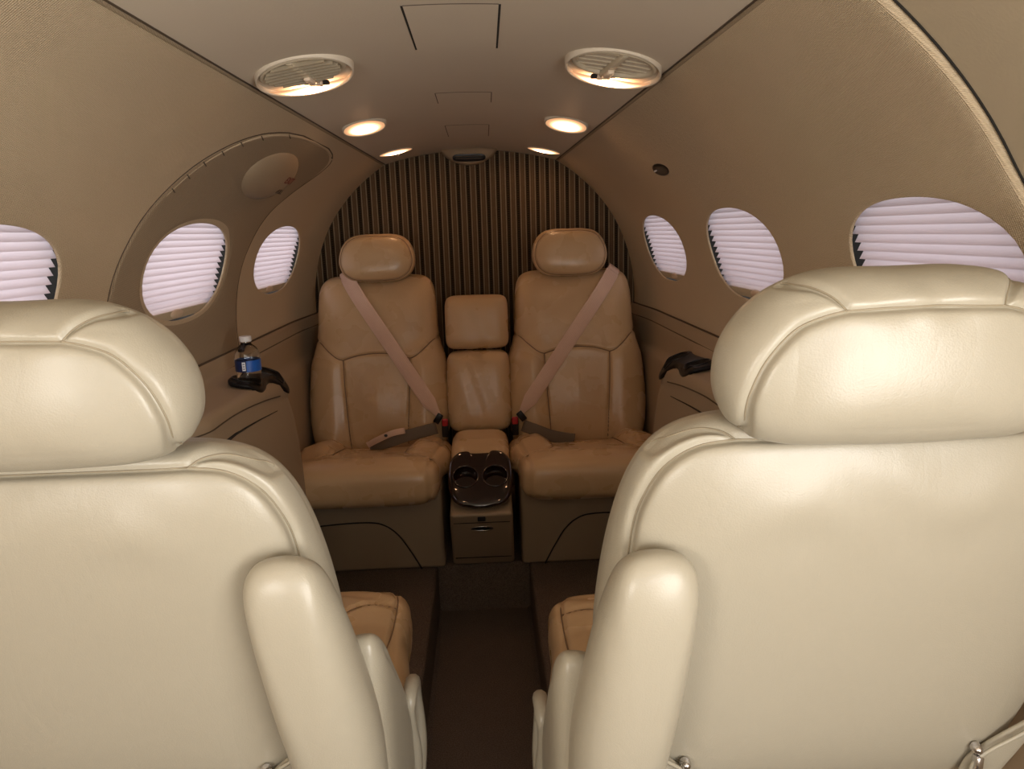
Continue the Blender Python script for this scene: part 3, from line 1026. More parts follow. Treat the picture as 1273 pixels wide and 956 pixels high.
# cup holder trays in the ledges
def cup_tray(side, label):
    yc = 1.945
    t = thing('cupholder_tray', label, 'cup holder', (side * .575, 1.8, .85))
    # keyhole outline (y, x): wide round well aft, narrower well forward
    out = [(-.235, .000), (-.225, .030), (-.18, .042), (-.12, .040), (-.05, .031), (.00, .030), (.045, .036), (.09, .046), (.13, .036), (.145, .0), (.13, -.036), (.09, -.046), (.045, -.036), (.0, -.030), (-.05, -.031), (-.12, -.036), (-.18, -.038), (-.225, -.026)]
    X0 = .569
    def xf(u, v, h):
        y = yc + u * .72; x = X0 - v * .95 - .012 * sm((u + .02) / .14)
        w_ = wall(1, y, -2.2); ax, az = w_[0] - .026, w_[2] - .036; zi = smooth_tab(ZI, y); xi = .522
        z = zi + (az - zi) * (x - xi) / (ax - xi) + .007 - 1.1 * max(0, xi + .022 - x)
        if x > .535: z = max(z, ledge_surface_z(y, x) + .004)
        return np.array([side * x, y, z + h])
    def wells(u, v, h, s):
        d = np.zeros_like(u)
        for (a, b, r) in ((.085, .0, .033), (-.153, .0, .033)):
            rr_ = np.hypot((u - a) * .75, v - b); d = np.where((rr_ < r) & (s > 0), d - .014 * np.clip((r - rr_) / .012, 0, 1), d)
        return d
    V, F = pillow(np.array(out), .006, .012, 8, 4, c=(0, 0), N=120, kin=30, kout=6, xf=xf, puff=wells)
    mk('tray', V, F, 'tray_black', t)
    for a, r in ((.085, .034), (-.153, .034)):
        V, F = tube([xf(a + r * math.cos(q) / .75, r * math.sin(q), .0065) for q in np.linspace(0, 2 * pi, 41)[:-1]], .0018, 6, True)
        mk('well_rim', V, F, 'plastic_black', t)
    return t
cup_tray(-1, 'dark glossy keyhole-shaped cup holder tray holding the water bottle')
cup_tray(1, 'dark glossy empty keyhole-shaped cup holder tray half hidden by the bright headrest')

# ------------------------------------------------------------------ water bottle
def lathe(prof, c, N=40):
    V = []; F = []
    for r, z in prof:
        for k in range(N):
            a = 2 * pi * k / N; V.append((c[0] + r * math.cos(a), c[1] + r * math.sin(a), c[2] + z))
    for i in range(len(prof) - 1):
        for k in range(N):
            l = (k + 1) % N; F.append([i * N + k, i * N + l, (i + 1) * N + l, (i + 1) * N + k])
    F.append(list(range(N))[::-1]); F.append([(len(prof) - 1) * N + k for k in range(N)])
    return V, F
bx, by = -.560, 1.835
bz = ledge_surface_z(by, .567) - .0075
t = thing('water_bottle', 'small clear water bottle with blue label and white cap in the cup holder', 'bottle', (bx, by, bz))
prof = [(.006, .002), (.022, .001), (.027, .004), (.029, .010), (.0285, .016), (.0295, .022), (.0285, .028), (.0298, .034), (.0290, .040), (.0302, .046), (.0302, .072), (.0300, .076), (.0312, .080), (.0305, .086), (.0285, .094), (.0245, .103), (.0180, .110), (.0130, .114), (.0115, .117), (.0115, .121)]
V, F = lathe(prof, (bx, by, bz), 48); mk('bottle_body', V, F, 'bottle_clear', t, True, auto=60)
V, F = lathe([(.0135, .1205), (.0145, .1215), (.0145, .132), (.0135, .1335), (.006, .134)], (bx, by, bz), 36); mk('cap', V, F, 'cap_white', t, True, auto=40)
def label_arc(a0, a1, z0, z1, r, mat, name, n=30):
    V = []; F = []
    for k in range(n + 1):
        a = math.radians(a0 + (a1 - a0) * k / n)
        for rr_, zz in ((r, z0), (r, z1), (r - .0006, z1), (r - .0006, z0)):
            V.append((bx + rr_ * math.cos(a), by + rr_ * math.sin(a), bz + zz))
    for k in range(n):
        for j in range(4):
            l = (j + 1) % 4; F.append([k * 4 + j, (k + 1) * 4 + j, (k + 1) * 4 + l, k * 4 + l])
    return mk(name, V, F, mat, t, True, auto=40)
# camera sees the bottle from direction of about -70 degrees
label_arc(-290, -80, .048, .076, .0312, 'label_navy', 'label_back')
label_arc(-80, 70, .048, .076, .0312, 'label_blue', 'label')
label_arc(-99, -84, .052, .073, .0318, 'ink_white', 'label_patch', 6)
for q in range(3): label_arc(-96, -87, .0555 + q * .006, .0575 + q * .006, .0321, 'label_navy', 'label_print', 4)

# ------------------------------------------------------------------ aft seats
def sup(a, b, e, N=120, cx=0, cy=0):
    P = []
    for k in range(N):
        t_ = 2 * pi * k / N; c_, s_ = math.cos(t_), math.sin(t_)
        q = (abs(c_) ** e + abs(s_) ** e) ** (-1 / e); P.append((cx + a * q * c_, cy + b * q * s_))
    return np.array(P)
def mirror(pts): return pts + [(-a, b) for a, b in reversed(pts)]

BELTS = {}
def aft_seat(cx, label, inner):
    # inner = +1 when the aisle lies on the +x side
    t = thing('aft_seat', label, 'seat', (cx, 2.45, .16), 'aft seats facing the camera')
    half = [(0, 1.052), (.06, 1.052), (.12, 1.050), (.168, 1.043), (.194, 1.022), (.206, .982), (.211, .91), (.214, .84), (.219, .76), (.226, .68), (.229, .61), (.226, .54), (.214, .48), (.19, .44), (.10, .43)]
    outl = half + [(0, .43)] + [(-a, b) for a, b in reversed(half[1:])]
    ym = lambda v: 2.555 + (v - .45) * .24
    xf = lambda u, v, h: np.array([cx + u, ym(v) - h, v])
    seams = []
    L1 = spline([(-.228, .835), (-.200, .828), (-.165, .800), (-.135, .777), (-.115, .770)], 14)
    for s in (-1, 1):
        seams.append((1, L1 * [s, 1])); seams.append((1, np.array([(s * .115, .770), (s * .112, .68), (s * .104, .56), (s * .098, .44)])))
    seams.append((1, spline([(-.115, .770), (-.06, .785), (0, .790), (.06, .785), (.115, .770)], 20)))
    def puff(u, v, h, s):
        b = np.clip((np.abs(u) - .10) / .06, 0, 1); b = b * b * (3 - 2 * b)
        lo = np.clip((.83 - v) / .08, 0, 1)
        lumb = np.exp(-((v - .62) / .09) ** 2) * .010 * (np.abs(u) < .4)
        topd = -.012 * np.exp(-((v - 1.045) / .04) ** 2 - (u / .12) ** 2)
        return np.where(s > 0, b * lo * .020 + lumb * np.clip(1 - np.abs(u) / .12, 0, 1) + topd, 0)
    V, F = pillow(outl, .085, .07, 4.2, 2.6, c=(0, .74), xf=xf, seams=seams, puff=puff, N=200, kin=64, kout=22, split=.82, depth=.0045, width=.0045)
    back = mk('backrest', V, F, 'leather_lamplit', t)
    BELTS[inner] = (V, F)
    pr = []
    for (sd, L) in seams:
        L3 = [(cx + p[0], 2.0, p[1]) for p in spline(L, 40)]
        P = surf_line(V, F, L3, (0, 1, 0), .0004)
        if len(P) > 3: pr.append(tube(smp(P), .0019, 6))
    v, f = join(*pr); mk('stitching', v, f, 'seam_tan', back)
    # headrest
    hz = 1.112
    ho = [(0, .082), (.055, .081), (.095, .070), (.122, .040), (.133, .0), (.130, -.03), (.112, -.060), (.075, -.078), (0, -.083)]
    ho = ho + [(-a, b) for a, b in reversed(ho[1:-1])]
    hx = cx + .010 * (1 if cx < 0 else -1)
    xh = lambda u, v, h: np.array([hx + u * 1.0, 2.665 + v * .2 - h, hz + v])
    ring = np.array([(a * .93, b * .92) for a, b in spline(ho, 80, True)]); ring = np.vstack([ring, ring[:1]])
    V2, F2 = pillow(ho, .062, .05, 3.4, 2.2, c=(0, 0), xf=xh, seams=[(1, ring)], N=140, kin=26, kout=26, split=.7, depth=.0022, width=.003)
    hd = mk('headrest', V2, F2, 'leather_lamplit', t)
    P = surf_line(V2, F2, [(hx + p[0], 2.0, hz + p[1]) for p in ring[:-1]], (0, 1, 0), .0003)
    v, f = tube(P, .0012, 6, True); mk('piping', v, f, 'seam_tan', hd)
    for s in (-1, 1):
        v, f = tube([(cx + s * .05, 2.70, 1.00), (cx + s * .05, 2.69, 1.08)], .006, 10); mk('headrest_post', v, f, 'chrome', t)
    # cushion
    W = .229
    y0, y1 = 2.035, 2.56
    co = [(W * .99, -.20), (W, 0), (W * .98, .22), (.19, .262), (0, .265)]
    co = [(0, -.262), (.16, -.260), (.208, -.245), (.229, -.20), (W, -.05), (W, .1), (W * .98, .23), (.18, .262), (0, .265)]
    co = co + [(-a, b) for a, b in reversed(co[1:-1])]
    yc = (y0 + y1) / 2
    xc = lambda u, v, h: np.array([cx + u, yc + v, .472 + h * 1.04 - .20 * max(-.02, v + .16)])
    sc = []
    for s in (-1, 1):
        sc.append((1, spline([(s * .222, -.150), (s * .17, -.145), (s * .135, -.118), (s * .115, -.07)], 12)))
        sc.append((1, np.array([(s * .115, -.07), (s * .112, .25)])))
    sc.append((1, spline([(-.115, -.07), (-.05, -.055), (.05, -.055), (.115, -.07)], 14)))
    for s in (-1, 1):
        sc.append((0, spline([(s * .205, -.262), (s * .200, -.22), (s * .205, -.16), (s * .207, .2)], 16)))
    def cp(u, v, h, s):
        b = np.clip((np.abs(u) - .098) / .065, 0, 1); b = b * b * (3 - 2 * b)
        r = np.clip((v + .12) / .12, 0, 1)
        return np.where(s > 0, b * r * .032 - (1 - b) * np.clip((v + .09) / .05, 0, 1) * .006, 0)
    V3, F3 = pillow(co, .073, .075, 5.5, 3.0, c=(0, 0), xf=xc, seams=sc, puff=cp, N=200, kin=52, kout=22, split=.80, depth=.004, width=.0042)
    cu = mk('seat_cushion', V3, F3, 'leather_lamplit', t)
    pr = []
    for (sd, L) in sc[:5]:
        P = surf_line(V3, F3, [(cx + p[0], yc + p[1], 1.0) for p in spline(L, 30)], (0, 0, -1), .0012)
        if len(P) > 3: pr.append(tube(smp(P), .0019, 6))
    v, f = join(*pr); mk('stitching', v, f, 'seam_tan', cu)
    # pedestal with an arched trim line
    V4, F4 = rbox(cx - .228, cx + .230, 2.17, 2.70, .161, .435, .012, 3, top=lambda c: (c[0], c[1] - (.03 if c[1] < 2.3 and c[2] > .3 else 0), c[2]))
    ba = mk('base', V4, F4, 'vinyl_lower', t, True, auto=40)
    s = inner
    P = [(cx + s * u, 2.168 - .030 * (z - .161) / .274 - .0006, z) for u, z in spline([(-.225, .318), (-.10, .330), (.0, .332), (.05, .320), (.09, .285), (.125, .225), (.155, .163)], 50)]
    v, f = tube(P, .0022, 6); mk('trim_seam', v, f, 'gap_dark', ba)
    return t
aft_seat(-.350, 'lamplit leather rear seat beside the water bottle, harness strap across its back', 1)
aft_seat(.350, 'lamplit leather rear seat across the console from the bottle side, strap across its back', -1)

# shoulder straps on the aft seats
def strap(side, p_top, p_bot, label):
    V, F = BELTS[-side]
    a = np.array(p_top); b = np.array(p_bot)
    n = 50; pts = [a + (b - a) * k / (n - 1) for k in range(n)]
    bv = BVHTree.FromPolygons([Vector(v) for v in V], F)
    d = (b - a); d /= np.linalg.norm(d); wdir2 = np.array([-d[1], d[0]])
    ys = []
    for p in pts:
        h = min([(r[0].y if r[0] is not None else 9) for r in (bv.ray_cast(Vector((p[0] + o * wdir2[0], 2.0, p[1] + o * wdir2[1])), Vector((0, 1, 0))) for o in (-.022, 0, .022))])
        ys.append(h)
    ys = np.array(ys); ys = np.where(ys > 5, np.nan, ys)
    ok = ~np.isnan(ys); ys = np.interp(np.arange(n), np.arange(n)[ok], ys[ok])
    # taut: upper hull towards the viewer
    for _ in range(200):
        m_ = (ys[:-2] + ys[2:]) / 2; ys[1:-1] = np.minimum(ys[1:-1], np.maximum(m_, ys[1:-1] - .002))
    P = np.array([(p[0], y - .004, p[1]) for p, y in zip(pts, ys)])
    T = np.gradient(P, axis=0); T /= np.linalg.norm(T, axis=1)[:, None]
    Wd = np.array([np.cross(t_, (0, -1, 0)) for t_ in T]); Wd /= np.linalg.norm(Wd, axis=1)[:, None]
    Nn = np.cross(Wd, T)
    t = thing('seat_belt', label, 'seat belt', tuple(P[-1]), 'shoulder belts on the rear seats')
    wid = np.full(n, .050); wid[-6:] = np.linspace(.050, .016, 6)
    v, f, uv = ribbon(P, Wd, Nn, wid, .0022)
    mk('shoulder_strap', v, f, 'webbing', t, True, uv, auto=40)
    # strap going over the seat top
    q0 = P[0]
    Q = np.array([q0, q0 + [-d[0] * .012, .010, -d[1] * .012], q0 + [-d[0] * .02, .035, -d[1] * .018 + .0], q0 + [-d[0] * .022, .075, -.01]])
    Q = spline(Q, 16); T = np.gradient(Q, axis=0); T /= np.linalg.norm(T, axis=1)[:, None]
    W0 = Wd[0]; W2 = np.array([W0 - t_ * (W0 @ t_) for t_ in T]); W2 /= np.linalg.norm(W2, axis=1)[:, None]
    v, f, uv = ribbon(Q, W2, np.cross(W2, T), .046, .0022); mk('upper_strap', v, f, 'webbing', t, True, uv)
    e = P[-1]
    v, f = rbox(-.011, .011, -.006, .006, -.024, .012, .003, 2)
    R = Matrix.Rotation(math.atan2(d[0], -d[1]), 3, 'Y')
    v = [tuple(R @ Vector(p) + Vector((e[0], e[1] - .004, e[2] - .004))) for p in v]
    mk('tongue', v, f, 'plastic_black', t)
    bxx = e[0] + side * -.020
    v, f = rbox(bxx - .012, bxx + .012, e[1] - .016, e[1] + .006, e[2] - .075, e[2] - .012, .004, 3)
    mk('buckle', v, f, 'plastic_black', t)
    v, f = rbox(bxx - .010, bxx + .010, e[1] - .020, e[1] - .010, e[2] - .034, e[2] - .008, .004, 3)
    mk('release_button', v, f, 'red_plastic', t)
    return t, P
tL, PL = strap(-1, (-.452, 1.052), (-.139, .574), 'pink-beige shoulder belt across the rear seat nearer the water bottle')
tR, PR = strap(1, (.492, 1.040), (.143, .572), 'pink-beige shoulder belt across the rear seat farther from the water bottle')
def lap(t, side, pts, w, mat, name):
    V, F = BELTS[-side]
    P = spline(np.array(pts), 24)
    T = np.gradient(P, axis=0); T /= np.linalg.norm(T, axis=1)[:, None]
    Wd = np.array([np.cross(t_, (0, -1, .2)) for t_ in T]); Wd /= np.linalg.norm(Wd, axis=1)[:, None]
    v, f, uv = ribbon(P, Wd, np.cross(Wd, T), w, .002)
    return mk(name, v, f, mat, t, True, uv)
lap(tL, -1, [(-.142, 2.405, .555), (-.19, 2.40, .545), (-.25, 2.385, .535), (-.31, 2.38, .518), (-.37, 2.40, .500)], .040, 'belt_dark', 'lap_strap')
lap(tL, -1, [(-.245, 2.368, .560), (-.29, 2.362, .553), (-.34, 2.37, .530), (-.375, 2.39, .508)], .020, 'webbing', 'strap_end')
v, f = pillow(sup(.006, .005, 2, 16), .003, .003, 2, 2, N=16, kin=3, kout=3, xf=lambda u, v, h: np.array([-.307 + u, 2.355 - h, .549 + v])); mk('snap', v, f, 'plastic_black', tL)
lap(tR, 1, [(.146, 2.405, .552), (.19, 2.40, .535), (.25, 2.395, .512), (.32, 2.40, .497)], .040, 'belt_dark', 'lap_strap')

# ------------------------------------------------------------------ centre backrest and console
t = thing('seat_divider', 'narrow lamplit leather backrest of two stacked pads between the rear seats', 'backrest', (0.001, 2.5, .45))
def pad(name, z0, z1, yf, a=.1125):
    zc = (z0 + z1) / 2; b = (z1 - z0) / 2
    e = sup(a, b, 7, 140)
    def pf(u, v, h, s): return np.where(s > 0, .004 * np.sin(u * 90 + v * 30) * np.exp(-(u / .09) ** 2) * 0.3, 0)
    V, F = pillow(e, .055, .06, 5, 2.6, c=(0, 0), N=140, kin=20, kout=16, xf=lambda u, v, h: np.array([.002 + u, yf + .055 + (zc + v - .53) * .22 - h, zc + v]), puff=pf)
    return mk(name, V, F, 'leather_lamplit', t)
pad('upper_pad', .786, .972, 2.50); pad('lower_pad', .505, .782, 2.485)
t = thing('centre_console', 'slim floor console with glossy dark cup holder top between the rear seats', 'console', (0.001, 2.3, .16))
V, F = rbox(-.097, .099, 2.10, 2.62, .161, .50, .012, 4, top=lambda c: (c[0] * (1.0 if c[2] < .3 else .95), c[1] + (.085 if c[1] < 2.2 and c[2] < .3 else (-.055 if c[1] < 2.2 else 0)), c[2] - (.115 if c[1] < 2.2 and c[2] > .3 else 0)))
body = mk('body', V, F, 'vinyl_lower', t, True, auto=40)
def con(u, z, o=0.001):
    k = (z - .161) / (.385 - .161); return np.array([.001 + u, 2.185 + (2.045 - 2.185) * k - o, z])
V, F = tube([con(u, .195) for u in np.linspace(-.088, .088, 9)], .0015, 6); mk('lower_seam', V, F, 'gap_dark', body)
V, F = tube([con(u, .352) for u in np.linspace(-.084, .084, 9)], .0012, 6); mk('upper_seam', V, F, 'gap_dark', body)
V, F = pillow(sup(.033, .0085, 2, 40), .004, .004, 4, 3, N=40, kin=5, kout=5, xf=lambda u, v, h: con(u, .328 + v, h)); lt = mk('latch', V, F, 'plastic_black', t)
V, F = tube([con(.033 * math.cos(a), .328 + .0085 * math.sin(a), .004) for a in np.linspace(0, 2 * pi, 31)[:-1]], .0012, 6, True); mk('latch_rim', V, F, 'chrome', lt)
c_ = con(0, .370, 0); V, F = rbox(c_[0] - .012, c_[0] + .012, c_[1] - .004, c_[1] + .012, .361, .378, .002, 2); mk('front_catch', V, F, 'plastic_black', t)
# padded lid
V, F = pillow(sup(.094, .125, 5, 120), .05, .03, 4.5, 2.4, c=(0, 0), N=120, kin=14, kout=14, xf=lambda u, v, h: np.array([.001 + u, 2.345 + v, .495 + h * .9 - (max(0, -v - .03)) * .25]))
mk('padded_lid', V, F, 'leather_lamplit', t)
# glossy tray: D-shaped, two wells
TO = [(-.088, .072), (-.070, .094), (-.046, .101), (-.034, .098), (-.026, .092), (.026, .092), (.034, .098), (.046, .101), (.070, .094), (.088, .072), (.096, .045), (.098, -.01), (.092, -.06), (.070, -.092), (.035, -.105), (0, -.108), (-.035, -.105), (-.070, -.092), (-.092, -.06), (-.098, -.01), (-.096, .045)]
TC = np.array([.001, 2.145, .466]); ta = math.radians(33)
tf = lambda u, v, h: TC + np.array([u, v * math.cos(ta) - h * math.sin(ta), v * math.sin(ta) + h * math.cos(ta) - .12 * max(0, -v - .05) ** 1.0 * .6])
def wells(u, v, h, s):
    d = np.zeros_like(u)
    for a in (-.045, .045):
        r = np.hypot(u - a, (v + .005) * .95); d = np.where((r < .0375) & (s > 0), d - .055 * np.clip((.0375 - r) / .004, 0, 1), d)
    return d
V, F = pillow(TO, .012, .012, 7, 3, c=(0, 0), N=180, kin=70, kout=10, split=.92, xf=tf, puff=wells)
mk('tray', V, F, 'burl_wood', t)
for a in (-.045, .045):
    V, F = tube([tf(a + .038 * math.cos(q), -.005 + .040 * math.sin(q), .0125) for q in np.linspace(0, 2 * pi, 49)[:-1]], .0022, 8, True); mk('well_rim', V, F, 'burl_wood', t)
    V, F = lathe([(.0365, -.001), (.0365, .0), ], (0, 0, 0), 40)
    V = [tf(a + p[0], -.005 + p[1], -.040 + p[2]) for p in V]; mk('well_bottom', V, F, 'rubber_black', t)

# ------------------------------------------------------------------ front seats (backs to the camera)
def front_seat(cx, dy, inner, label, dzb=0.0, dzh=0.0, dza=0.0, dxa=0.0):
    """inner = -1: aisle on the -x side. Built for inner=-1 with u, mirrored otherwise."""
    k = -inner
    t = thing('cabin_seat', label, 'seat', (cx, .75 + dy, .16), 'front seats seen from behind')
    half = [(0, 1.046), (.06, 1.046), (.115, 1.045), (.150, 1.040), (.178, 1.028), (.200, 1.005), (.216, .97), (.228, .92), (.236, .86), (.239, .80), (.234, .74), (.219, .68), (.203, .635), (.183, .605), (.15, .592), (.08, .59)]
    outl = half + [(0, .59)] + [(-a, b) for a, b in reversed(half[1:])]
    ym = lambda v: .650 + dy + (1.03 - v) * .19
    xf = lambda u, v, h: np.array([cx + k * u, ym(v) - h, v + dzb])
    seams = []
    side_ln = spline([(-.126, 1.030), (-.160, 1.024), (-.187, 1.004), (-.204, .972), (-.212, .94), (-.218, .87), (-.219, .80), (-.216, .74), (-.204, .67)], 40)
    for s in (1, -1):
        seams.append((1, side_ln * [s, 1]))
        g2 = [(-.126, 1.030), (-.1365, 1.0355), (-.154, 1.0355), (-.175, 1.0275), (-.196, 1.012)]
        seams.append((1, spline(g2, 40) * [s, 1]))
    seams.append((1, np.array([(-.126, 1.030), (.126, 1.030)])))
    def puff(u, v, h, s):
        q = np.clip(1 - (np.abs(u) / .22) ** 4, 0, 1) * np.clip(1 - ((v - .83) / .22) ** 4, 0, 1)
        wr = .0016 * np.sin(v * 70 + u * 24 + 2 * np.sin(u * 30)) * np.exp(-((v - .97) / .045) ** 2) * np.exp(-((np.abs(u) - .07) / .05) ** 2)
        return np.where(s > 0, q * .008 + wr, 0)
    V, F = pillow(outl, .062, .065, 5.5, 2.6, c=(0, .84), xf=xf, seams=seams, puff=puff, N=380, kin=70, kout=40, split=.80, depth=.0042, width=.0036)
    bk = mk('backrest', V, F, 'leather_cream', t)
    pr = []
    for (sd, L) in seams:
        if sd < 0: continue
        P = surf_line(V, F, [(cx + k * p[0], 0.2, p[1] + dzb) for p in spline(L, 60 if len(L) > 5 else 30)], (0, 1, 0), .0002)
        if len(P) > 3: pr.append(tube(smp(P), .0009, 6))
    v, f = join(*pr); mk('stitching', v, f, 'seam_thread', bk)
    # headrest
    hz = 1.102 + dzh
    ho = [(0, .074), (.055, .0735), (.092, .064), (.122, .045), (.142, .018), (.149, -.010), (.145, -.036), (.128, -.058), (.100, -.070), (.05, -.073), (0, -.074)]
    ho = ho + [(-a, b) for a, b in reversed(ho[1:-1])]
    yh = .606 + dy
    xh = lambda u, v, h: np.array([cx + k * u, yh - h + v * .02, hz + v])
    ln = spline([(-.125, -.062), (-.131, -.040), (-.130, -.020), (-.120, .006), (-.100, .030), (-.080, .040), (-.062, .0445)], 30)
    hs = []
    for s in (1, -1):
        hs.append((1, ln * [s, 1])); hs.append((1, spline([(-.062, .0445), (-.070, .0545), (-.083, .0615), (-.100, .0625)], 30) * [s, 1]))
    hs.append((1, spline([(-.062, .0445), (0, .0465), (.062, .0445)], 10)))
    def hp(u, v, h, s):
        wr = .0012 * np.sin(u * 85 + v * 60 + 1.5 * np.sin(u * 40)) * np.exp(-((v - .05) / .016) ** 2)
        return np.where(s > 0, wr + .004 * np.clip(1 - (u / .1) ** 2, 0, 1) * np.clip(1 - (v / .05) ** 2, 0, 1), 0)
    V2, F2 = pillow(ho, .060, .052, 3.6, 2.3, c=(0, 0), xf=xh, seams=hs, puff=hp, N=320, kin=44, kout=50, split=.62, depth=.0038, width=.0034)
    hd = mk('headrest', V2, F2, 'leather_cream', t)
    pr = []
    for (sd, L) in hs:
        P = surf_line(V2, F2, [(cx + k * p[0], 0.2, hz + p[1]) for p in spline(L, 50 if len(L) > 5 else 24)], (0, 1, 0), .0002)
        if len(P) > 3: pr.append(tube(smp(P), .0009, 6))
    v, f = join(*pr); mk('stitching', v, f, 'seam_thread', hd)
    for s in (-1, 1):
        v, f = tube([(cx + s * .05, .63 + dy, 1.0), (cx + s * .05, .61 + dy, 1.08)], .006, 10); mk('headrest_post', v, f, 'chrome', t)
    # stowed aisle-side armrest standing along the back
    ao = [(-.200, .951), (-.176, .953), (-.156, .945), (-.146, .925), (-.145, .885), (-.150, .835), (-.158, .78), (-.166, .72), (-.172, .64), (-.176, .56), (-.19, .51), (-.215, .50), (-.240, .515), (-.254, .56), (-.258, .64), (-.256, .72), (-.250, .79), (-.240, .86), (-.229, .905), (-.216, .938)]
    ao = [(a - .030, b) for a, b in ao]
    ya_ = lambda v: .590 + dy + (.95 - v) * .17
    V3, F3 = pillow(ao, .046, .055, 2.7, 2.2, c=(-.230, .74), xf=lambda u, v, h: np.array([cx + k * (u + dxa), ya_(v) - h, v + dza]), N=200, kin=30, kout=30, split=.7,
                    puff=lambda u, v, h, s: .0015 * np.sin(v * 26 + 1.0))
    mk('armrest', V3, F3, 'leather_cream', t)
    # side cover over the hinge
    so = [(.66, .800), (.69, .782), (.74, .725), (.80, .655), (.845, .59), (.860, .52), (.855, .42), (.82, .34), (.74, .32), (.68, .36), (.655, .50), (.645, .70), (.648, .78)]
    xs = -.268
    V4, F4 = pillow([(a + dy, b) for a, b in so], .020, .050, 5, 2.5, c=(.75 + dy, .56), xf=lambda u, v, h: np.array([cx + k * (xs - h), u, v]), N=160, kin=24, kout=14,
                    seams=[(1, spline([(.68 + dy, .77), (.73 + dy, .715), (.79 + dy, .64), (.83 + dy, .56), (.838 + dy, .45)], 30))], depth=.0025, width=.004)
    sc = mk('side_cover', V4, F4, 'leather_cream', t)
    # leather loop with an opening, ahead of the cover
    lo = spline([(.79, .60), (.83, .605), (.865, .575), (.880, .53), (.870, .47), (.845, .43), (.82, .46), (.805, .53)], 60, True)
    P = [(cx + k * (-.286), a + dy + .035, b) for a, b in lo]
    V5, F5 = tube(P, [.0085 + .002 * math.sin(q * .3) for q in range(60)], 10, True); mk('belt_guide', V5, F5, 'leather_cream', t)
    # cushion
    W = .250
    co = [(0, -.29), (.18, -.285), (.235, -.24), (W, -.10), (W, .10), (.248, .20), (.236, .243), (.20, .262), (.10, .268), (0, .27)]
    co = co + [(-a, b) for a, b in reversed(co[1:-1])]
    yc = 1.00 + dy
    ss = []
    for s in (-1, 1):
        ss.append((1, np.array([(s * 0.226, -.28), (s * 0.228, .0), (s * 0.226, .20), (s * 0.212, .262)])))
        ss.append((1, spline([(s * 0.228, .175), (s * .18, .172), (s * .15, .155), (s * .128, .115), (s * .118, .06), (s * .118, -.28)], 40)))
        ss.append((1, np.array([(s * 0.228, -.07), (s * .17, -.16), (s * .12, -.22)])))
    ss.append((1, np.array([(-.118, .10), (.118, .10)])))
    def cp(u, v, h, s):
        b = np.clip((np.abs(u) - .11) / .03, 0, 1); r = np.clip((.10 - v) / .12, 0, 1)
        wr = .0015 * np.sin(v * 130 + u * 60) * np.exp(-((v - .21) / .04) ** 2)
        return np.where(s > 0, b * r * .018 + wr, 0)
    V6, F6 = pillow(co, .072, .075, 6.5, 3.2, c=(0, 0), xf=lambda u, v, h: np.array([cx + u, yc + v, .492 + h]), seams=ss, puff=cp, N=200, kin=60, kout=22, split=.82, depth=.004, width=.004)
    cu = mk('seat_cushion', V6, F6, 'leather_lamplit', t)
    pr = []
    for (sd, L) in ss:
        P = surf_line(V6, F6, [(cx + p[0], yc + p[1], 1.0) for p in spline(L, 40)], (0, 0, -1), .0012)
        if len(P) > 3: pr.append(tube(smp(P), .0012, 6))
    v, f = join(*pr); mk('stitching', v, f, 'seam_tan', cu)
    V7, F7 = rbox(cx - .19, cx + .19, .76 + dy, 1.20 + dy, .161, .43, .02, 3); mk('base', V7, F7, 'vinyl_lower', t, True, auto=40)
    # lower rear skirt below the back shell, darker gap above it
    V8, F8 = rbox(cx - .165, cx + .165, .71 + dy, .76 + dy, .20, .64, .015, 3); mk('rear_skirt', V8, F8, 'leather_cream', t, True, auto=40)
    # retaining flaps with chrome snaps at the lower corners of the back shell
    for s in (1, -1):
        fl = [(s * 0.216, 0.714), (s * 0.206, 0.679), (s * 0.189, 0.639), (s * 0.174, 0.604), (s * 0.149, 0.589), (s * 0.144, 0.624), (s * 0.148, 0.656), (s * 0.164, 0.676), (s * 0.192, 0.699)]
        v, f = pillow(fl, .006, .004, 4, 2.5, N=60, kin=8, kout=8, xf=lambda u, v, h: np.array([cx + k * u, ym(v) - .062 - h, v + dzb]))
        fo = mk('corner_flap', v, f, 'leather_cream', t)
        cord = spline([(s * 0.215, 0.716), (s * 0.187, 0.694), (s * 0.160, 0.674), (s * 0.148, 0.656), (s * 0.154, 0.634), (s * 0.172, 0.624)], 30)
        v, f = tube([(cx + k * a, ym(b) - .073, b + dzb) for a, b in cord], .0022, 6); mk('edge_piping', v, f, 'leather_cream', fo)
        pc = (s * 0.152, 0.675)
        v, f = pillow(sup(.0058, .0058, 2, 24), .009, .004, 2.6, 2, N=24, kin=5, kout=5, xf=lambda u, v, h: np.array([cx + k * (pc[0] + u), ym(pc[1]) - .066 - h, pc[1] + v + dzb])); mk('snap', v, f, 'chrome', t)
        v, f = rbox(cx + k * s * .152 - .004, cx + k * s * .152 + .004, ym(.66) - .079, ym(.66) - .070, .640 + dzb, .669 + dzb, .001, 1); mk('hook', v, f, 'chrome', t)
    return t
front_seat(.375, 0.0, -1, 'brightly lit cream leather seat seen from behind, its headrest under the largest pink window shade', 0, 0, -.016, .014)
front_seat(-.370, .050, 1, 'cream leather seat seen from behind, in front of the wall with the water bottle', -.022, -.010, -.030, .004)

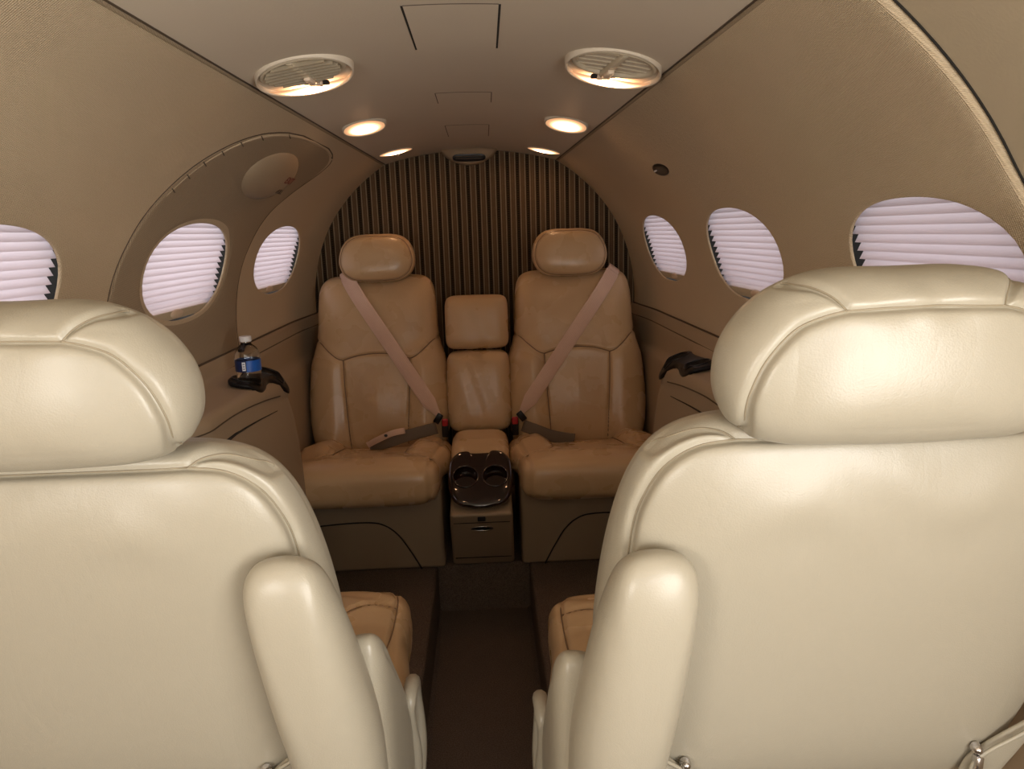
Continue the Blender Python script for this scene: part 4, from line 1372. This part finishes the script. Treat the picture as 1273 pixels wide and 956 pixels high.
# ------------------------------------------------------------------ light
w = bpy.data.worlds.new('sky'); scene.world = w; w.use_nodes = True
bg = w.node_tree.nodes['Background']; bg.inputs[0].default_value = (.96, .98, 1.0, 1); bg.inputs[1].default_value = 2.2
wt = w.node_tree; tc = wt.nodes.new('ShaderNodeTexCoord'); sx_ = wt.nodes.new('ShaderNodeSeparateXYZ'); mr = wt.nodes.new('ShaderNodeMapRange')
wt.links.new(tc.outputs['Generated'], sx_.inputs[0]); wt.links.new(sx_.outputs[0], mr.inputs[0])
for i_, v_ in enumerate((-.6, .6, 2.35, 1.6)): mr.inputs[1 + i_].default_value = v_
wt.links.new(mr.outputs[0], bg.inputs[1])

def area(name, loc, target, sx, sy, power, col):
    l = bpy.data.lights.new(name, 'AREA'); l.shape = 'RECTANGLE'; l.size = sx; l.size_y = sy; l.energy = power; l.color = col
    o = bpy.data.objects.new(name, l); link(o); o.location = loc
    d = Vector(target) - Vector(loc); o.rotation_euler = d.to_track_quat('-Z', 'Y').to_euler()
    return o
area('windscreen_daylight_right', (.34, -.88, 1.2), (.34, 1, 1.0), .56, .38, 2.6, (.95, .97, 1.0))
area('windscreen_daylight_left', (-.34, -.88, 1.2), (-.34, 1, 1.0), .56, .38, .2, (1.0, .95, .86))
area('door_daylight', (.66, -.42, 1.02), (-.66, .35, 1.35), .62, .72, 22, (1.0, .96, .90))
area('side_window_daylight', (-.66, -.42, 1.10), (.66, .5, 1.3), .5, .36, 11, (1.0, .96, .90))

# ------------------------------------------------------------------ camera
F_PX = 920.0; p = math.radians(12.324); yw = math.radians(1.858); rl = math.radians(1.7)
R0 = np.array([math.cos(yw), -math.sin(yw), 0])
FW = np.array([math.sin(yw) * math.cos(p), math.cos(yw) * math.cos(p), -math.sin(p)])
U0 = np.array([math.sin(yw) * math.sin(p), math.cos(yw) * math.sin(p), math.cos(p)])
c_, s_ = math.cos(rl), math.sin(rl)
RT = c_ * R0 - s_ * U0; UP = c_ * U0 + s_ * R0
cam = bpy.data.cameras.new('camera'); co = bpy.data.objects.new('camera', cam); link(co)
Mx = Matrix((RT, UP, -FW)).transposed().to_4x4(); Mx.translation = Vector((.036, 0, 1.22)); co.matrix_world = Mx
cam.sensor_width = 36; cam.lens = 36 * F_PX / 1273; cam.clip_start = .02; cam.clip_end = 50
scene.camera = co

vs = scene.view_settings
scene.display_settings.display_device = 'sRGB'
vs.view_transform = 'Standard'; vs.look = 'None'; vs.gamma = 1; vs.use_curve_mapping = False
vs.exposure = 0.0
scene.cycles.use_denoising = True
scene.cycles.max_bounces = 10
scene.cycles.transparent_max_bounces = 12
scene.cycles.sample_clamp_indirect = 6
